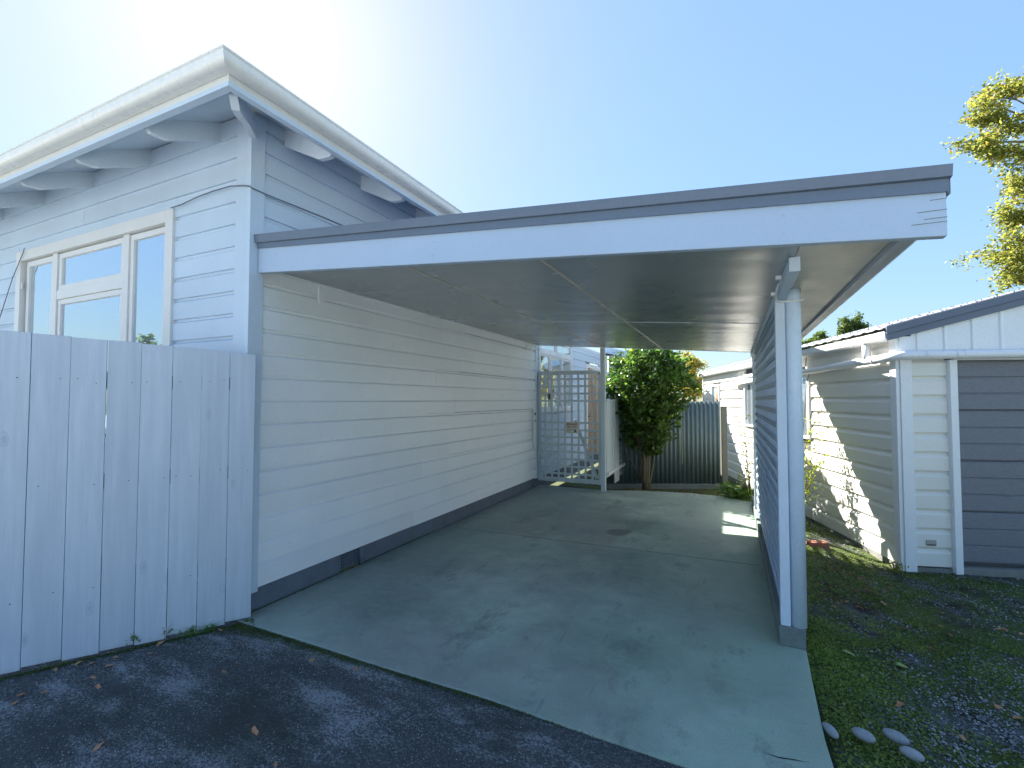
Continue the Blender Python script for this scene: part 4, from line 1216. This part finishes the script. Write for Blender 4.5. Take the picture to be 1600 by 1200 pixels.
val = np.clip(.45+.4*fbm(mx, my, 3.0, 9)+.35*np.exp(-((mx-.40)/.40)**2)+rng.normal(0, .18, len(mx)), 0, 1)
o = leafmesh('moss_and_clover', C, .0125, 'moss_leaf', None, .8, up=.9, rndv=val)
tag(o, 'green moss and clover spreading over the gravel yard', 'moss', kind='stuff')
def rocks(name, x, y, z, s, mat, label, cat):
    n = len(x)
    base = np.array([(1, 0, 0), (.3, .9, 0), (-.8, .55, 0), (-.8, -.55, 0), (.3, -.9, 0), (0, 0, .6), (0, 0, -.6)])
    tri = np.array([(0, 1, 5), (1, 2, 5), (2, 3, 5), (3, 4, 5), (4, 0, 5), (1, 0, 6), (2, 1, 6), (3, 2, 6), (4, 3, 6), (0, 4, 6)])
    v = np.repeat(base[None], n, 0)*(1+rng.uniform(-.3, .3, (n, 7, 1)))
    a = rng.uniform(0, 2*math.pi, n); ca, sa = np.cos(a), np.sin(a)
    X_ = v[:, :, 0]*ca[:, None]-v[:, :, 1]*sa[:, None]*.75; Y_ = v[:, :, 0]*sa[:, None]+v[:, :, 1]*ca[:, None]*.75
    tz_ = v[:, :, 2]+X_*rng.uniform(-.3, .3, (n, 1))
    V = np.stack([X_*s[:, None]+x[:, None], Y_*s[:, None]+y[:, None], tz_*s[:, None]+z[:, None]], -1).reshape(-1, 3)
    F_ = (tri[None]+(np.arange(n)*7)[:, None, None]).reshape(-1, 3)
    me = bpy.data.meshes.new(name); c = V.mean(0)
    me.vertices.add(len(V)); me.vertices.foreach_set('co', (V-c).astype(np.float32).ravel())
    me.loops.add(len(F_)*3); me.loops.foreach_set('vertex_index', F_.ravel().astype(np.int32))
    me.polygons.add(len(F_)); me.polygons.foreach_set('loop_start', np.arange(0, len(F_)*3, 3, dtype=np.int32))
    me.update(calc_edges=True); me.validate()
    at = me.attributes.new('rnd', 'FLOAT', 'POINT'); at.data.foreach_set('value', np.repeat(rng.uniform(0, 1, n), 7).astype(np.float32))
    me.materials.append(M[mat]); o = bpy.data.objects.new(name, me); COL.objects.link(o); place(o, None, c)
    return tag(o, label, cat, kind='stuff')
x, y = in_yard(260000)
gd = np.clip(.30-.8*fbm(x, y, 1.6, 3)+.55*np.exp(-(((x-1.0)/.45)**2+((y-3.2)/.5)**2))+.7*np.exp(-(((x-1.95)/.6)**2+((y-5.2)/.35)**2))-1.2*np.exp(-((x-.40)/.16)**2), 0.02, 1)
k = rng.uniform(0, 1, len(x)) < gd*.6
x, y = x[k][:42000], y[k][:42000]
rocks('gravel', x, y, yz(x, y)+.002, rng.uniform(.0025, .0085, len(x))*(1+.5*(rng.uniform(size=len(x)) < .12)), 'gravel', 'loose blue-grey gravel scattered through the moss beside the slab', 'gravel')
# grit on the driveway
x = rng.uniform(-3.8, .4, 24000); y = rng.uniform(.9, 2.2, 24000)
kk = rng.uniform(size=24000) < np.clip(.45+.9*fbm(x, y, 2.4, 5), .08, 1); x, y = x[kk], y[kk]
k = ((x-A[0])*dv[1]-(y-A[1])*dv[0]) > .02
x, y = x[k], y[k]
rocks('driveway_grit', x, y, np.full(len(x), -.010), rng.uniform(.0015, .0042, len(x)), 'gravel', 'small loose grit on the dark asphalt driveway', 'grit')
# leaf litter at bush and along the garage
x = np.concatenate([rng.normal(-1.25, .38, 420), rng.uniform(-.9, .2, 200), rng.normal(.85, .22, 260)]); y = np.concatenate([rng.normal(8.75, .25, 420), rng.uniform(8.36, 9.6, 200), rng.normal(5.1, .45, 260)])
k = ((y > 8.2) | (x > .45)); x, y = x[k], y[k]
zl = np.where(y > 8, -.17, np.array([yz(a, b) for a, b in zip(x, y)])+.008)
zl = np.where((y > 8) & (y < 8.42), .006, zl)
o = leafmesh('leaf_litter', np.stack([x, y, zl], 1), .04, 'litter', None, .6, up=3.0)
tag(o, 'brown leaf litter under the bush and beside the kerb', 'leaf litter', kind='stuff')
# moss seam where slab meets asphalt and along fence foot
sx, sy = [], []
for _ in range(5200):
    t = random.random()**1.4; xx = -3.15+3.4*t; sx.append(xx); sy.append(2.232-.02*t+abs(random.gauss(0, .012+.05*(1-t)**3))*-1)
for _ in range(2200):
    t = random.uniform(-.05, 1.25); off = abs(random.gauss(0, .018+.05*(t > .8)*(random.random() < .6))); sx.append(A[0]+dv[0]*t+dv[1]*off); sy.append(A[1]+dv[1]*t-dv[0]*off)
for _ in range(1100):
    sx.append(HX+.014+abs(random.gauss(0, .012))); sy.append(random.uniform(2.35, 4.6) if random.random() < .8 else random.uniform(4.6, 7.9))
sx, sy = np.array(sx), np.array(sy)
zz = np.where(sy > 2.235, .002, -.010)
o = leafmesh('seam_moss', np.stack([sx, sy, zz+rng.uniform(0, .004, len(sx))], 1), .009, 'moss_leaf', None, .8, up=1.5, rndv=np.clip(rng.normal(.12, .12, len(sx)), 0, 1))
tag(o, 'dark moss growing in the seam between driveway, slab and fence', 'moss', kind='stuff')

# fallen leaves one can count
def leaf_proto(mat, seed):
    rs = random.Random(seed); n = 9; v = [(0, 0, .004)]; L = .019
    for i in range(n):
        t = 2*math.pi*i/n; r = L*(1 if i % 2 == 0 else .68)*rs.uniform(.8, 1.15)
        x = r*math.cos(t)*1.25; y = r*math.sin(t)*.75
        v.append((x, y, .003+.012*abs(y)/L*rs.uniform(.2, 1)+.004*x/L))
    f = [(0, i+1, (i+1) % n+1) for i in range(n)]
    me = bpy.data.meshes.new('fallen_leaf'); me.from_pydata(v, [], f); me.update()
    a = me.attributes.new('rnd', 'FLOAT', 'POINT'); a.data.foreach_set('value', [rs.random()]*len(v))
    me.materials.append(M[mat]); return me
protos = [leaf_proto('dry_leaf', s) for s in range(6)]
gp_ = [leaf_proto('green_leaf', s) for s in range(2)]
def fall(x, y, z, label, group, s=1.0, green=False):
    o = bpy.data.objects.new('fallen_leaf', random.choice(gp_ if green else protos))
    COL.objects.link(o); o.location = (x, y, z); o.rotation_euler = (random.uniform(-.15, .15), random.uniform(-.15, .15), random.uniform(0, 6.28)); o.scale = (s, s, s)
    tag(o, label, 'leaf', group)
LA = 'dry leaves fallen on the driveway'
for (x, y) in [(-3.415, 1.216), (-3.336, 1.271), (-3.36, 1.16), (-3.268, 1.45), (-3.141, 1.417), (-3.52, 1.49), (-3.26, 1.734), (-3.332, 1.827), (-3.153, 2.105), (-2.656, 1.796), (-2.05, 1.542), (-2.598, 1.183), (-1.788, 1.445), (-1.995, 2.14), (-3.45, 1.52), (-3.40, 1.62), (-3.32, 1.56), (-3.56, 1.40), (-2.9, 1.9), (-2.3, 2.1)]:
    own = {(-2.656, 1.796): 'single dry leaf on the open asphalt just right of the grass tuft', (-2.05, 1.542): 'pinkish dry leaf alone near the middle of the asphalt, nearer the viewer',
           (-2.598, 1.183): 'lone dry orange leaf at the bottom of the asphalt left of the green leaf', (-1.788, 1.445): 'dry leaf at the very bottom edge right of the narrow green leaf',
           (-1.995, 2.14): 'dry orange leaf lying against the front seam of the concrete slab', (-3.153, 2.105): 'dry leaf between the grass tuft and the slab corner',
           (-3.332, 1.827): 'dry leaf at the fence foot beside the two-leaf sprout'}
    fall(x, y, -.010, own.get((x, y), 'small dry orange leaf lying on the asphalt near the foot of the fence'), LA, random.uniform(.65, 1.25))
LB = 'dry leaves fallen on the mossy gravel'
for (x, y) in [(1.241, 3.341), (1.29, 3.279), (.969, 2.966), (.776, 3.136), (1.867, 4.66), (1.80, 4.72), (1.758, 4.688), (1.151, 3.948), (.7, 4.4), (.82, 4.6), (1.5, 4.9), (1.1, 4.8)]:
    own = {(.969, 2.966): 'dry orange leaf on the gravel nearest the river stones', (1.151, 3.948): 'dry leaf alone in the middle of the mossy gravel', (1.241, 3.341): 'orange leaf at the right edge, left one of a close pair', (1.29, 3.279): 'orange leaf at the right edge, right one of a close pair', (.776, 3.136): 'small dry leaf on the gravel between kerb block and river stones'}
    fall(x, y, float(yz(x, y))+.012, own.get((x, y), 'dry orange leaf lying on the mossy gravel in front of the garage'), LB, random.uniform(.8, 1.5))
fall(.644, 3.583, float(yz(.644, 3.583))+.014, 'pale green curled leaf on the moss beside the kerb block', None, 1.6, True)
fall(.90, 3.55, float(yz(.90, 3.55))+.012, 'broad green leaf flat on the gravel, farther from the kerb block', None, 2.0, True)
fall(-1.30, 1.20, -.010, 'narrow green leaf on the asphalt at the bottom edge', None, 1.0, True)

# ------------------------------------------------------------------ render
scn.render.engine = 'CYCLES'
scn.cycles.max_bounces = 8
scn.cycles.diffuse_bounces = 4
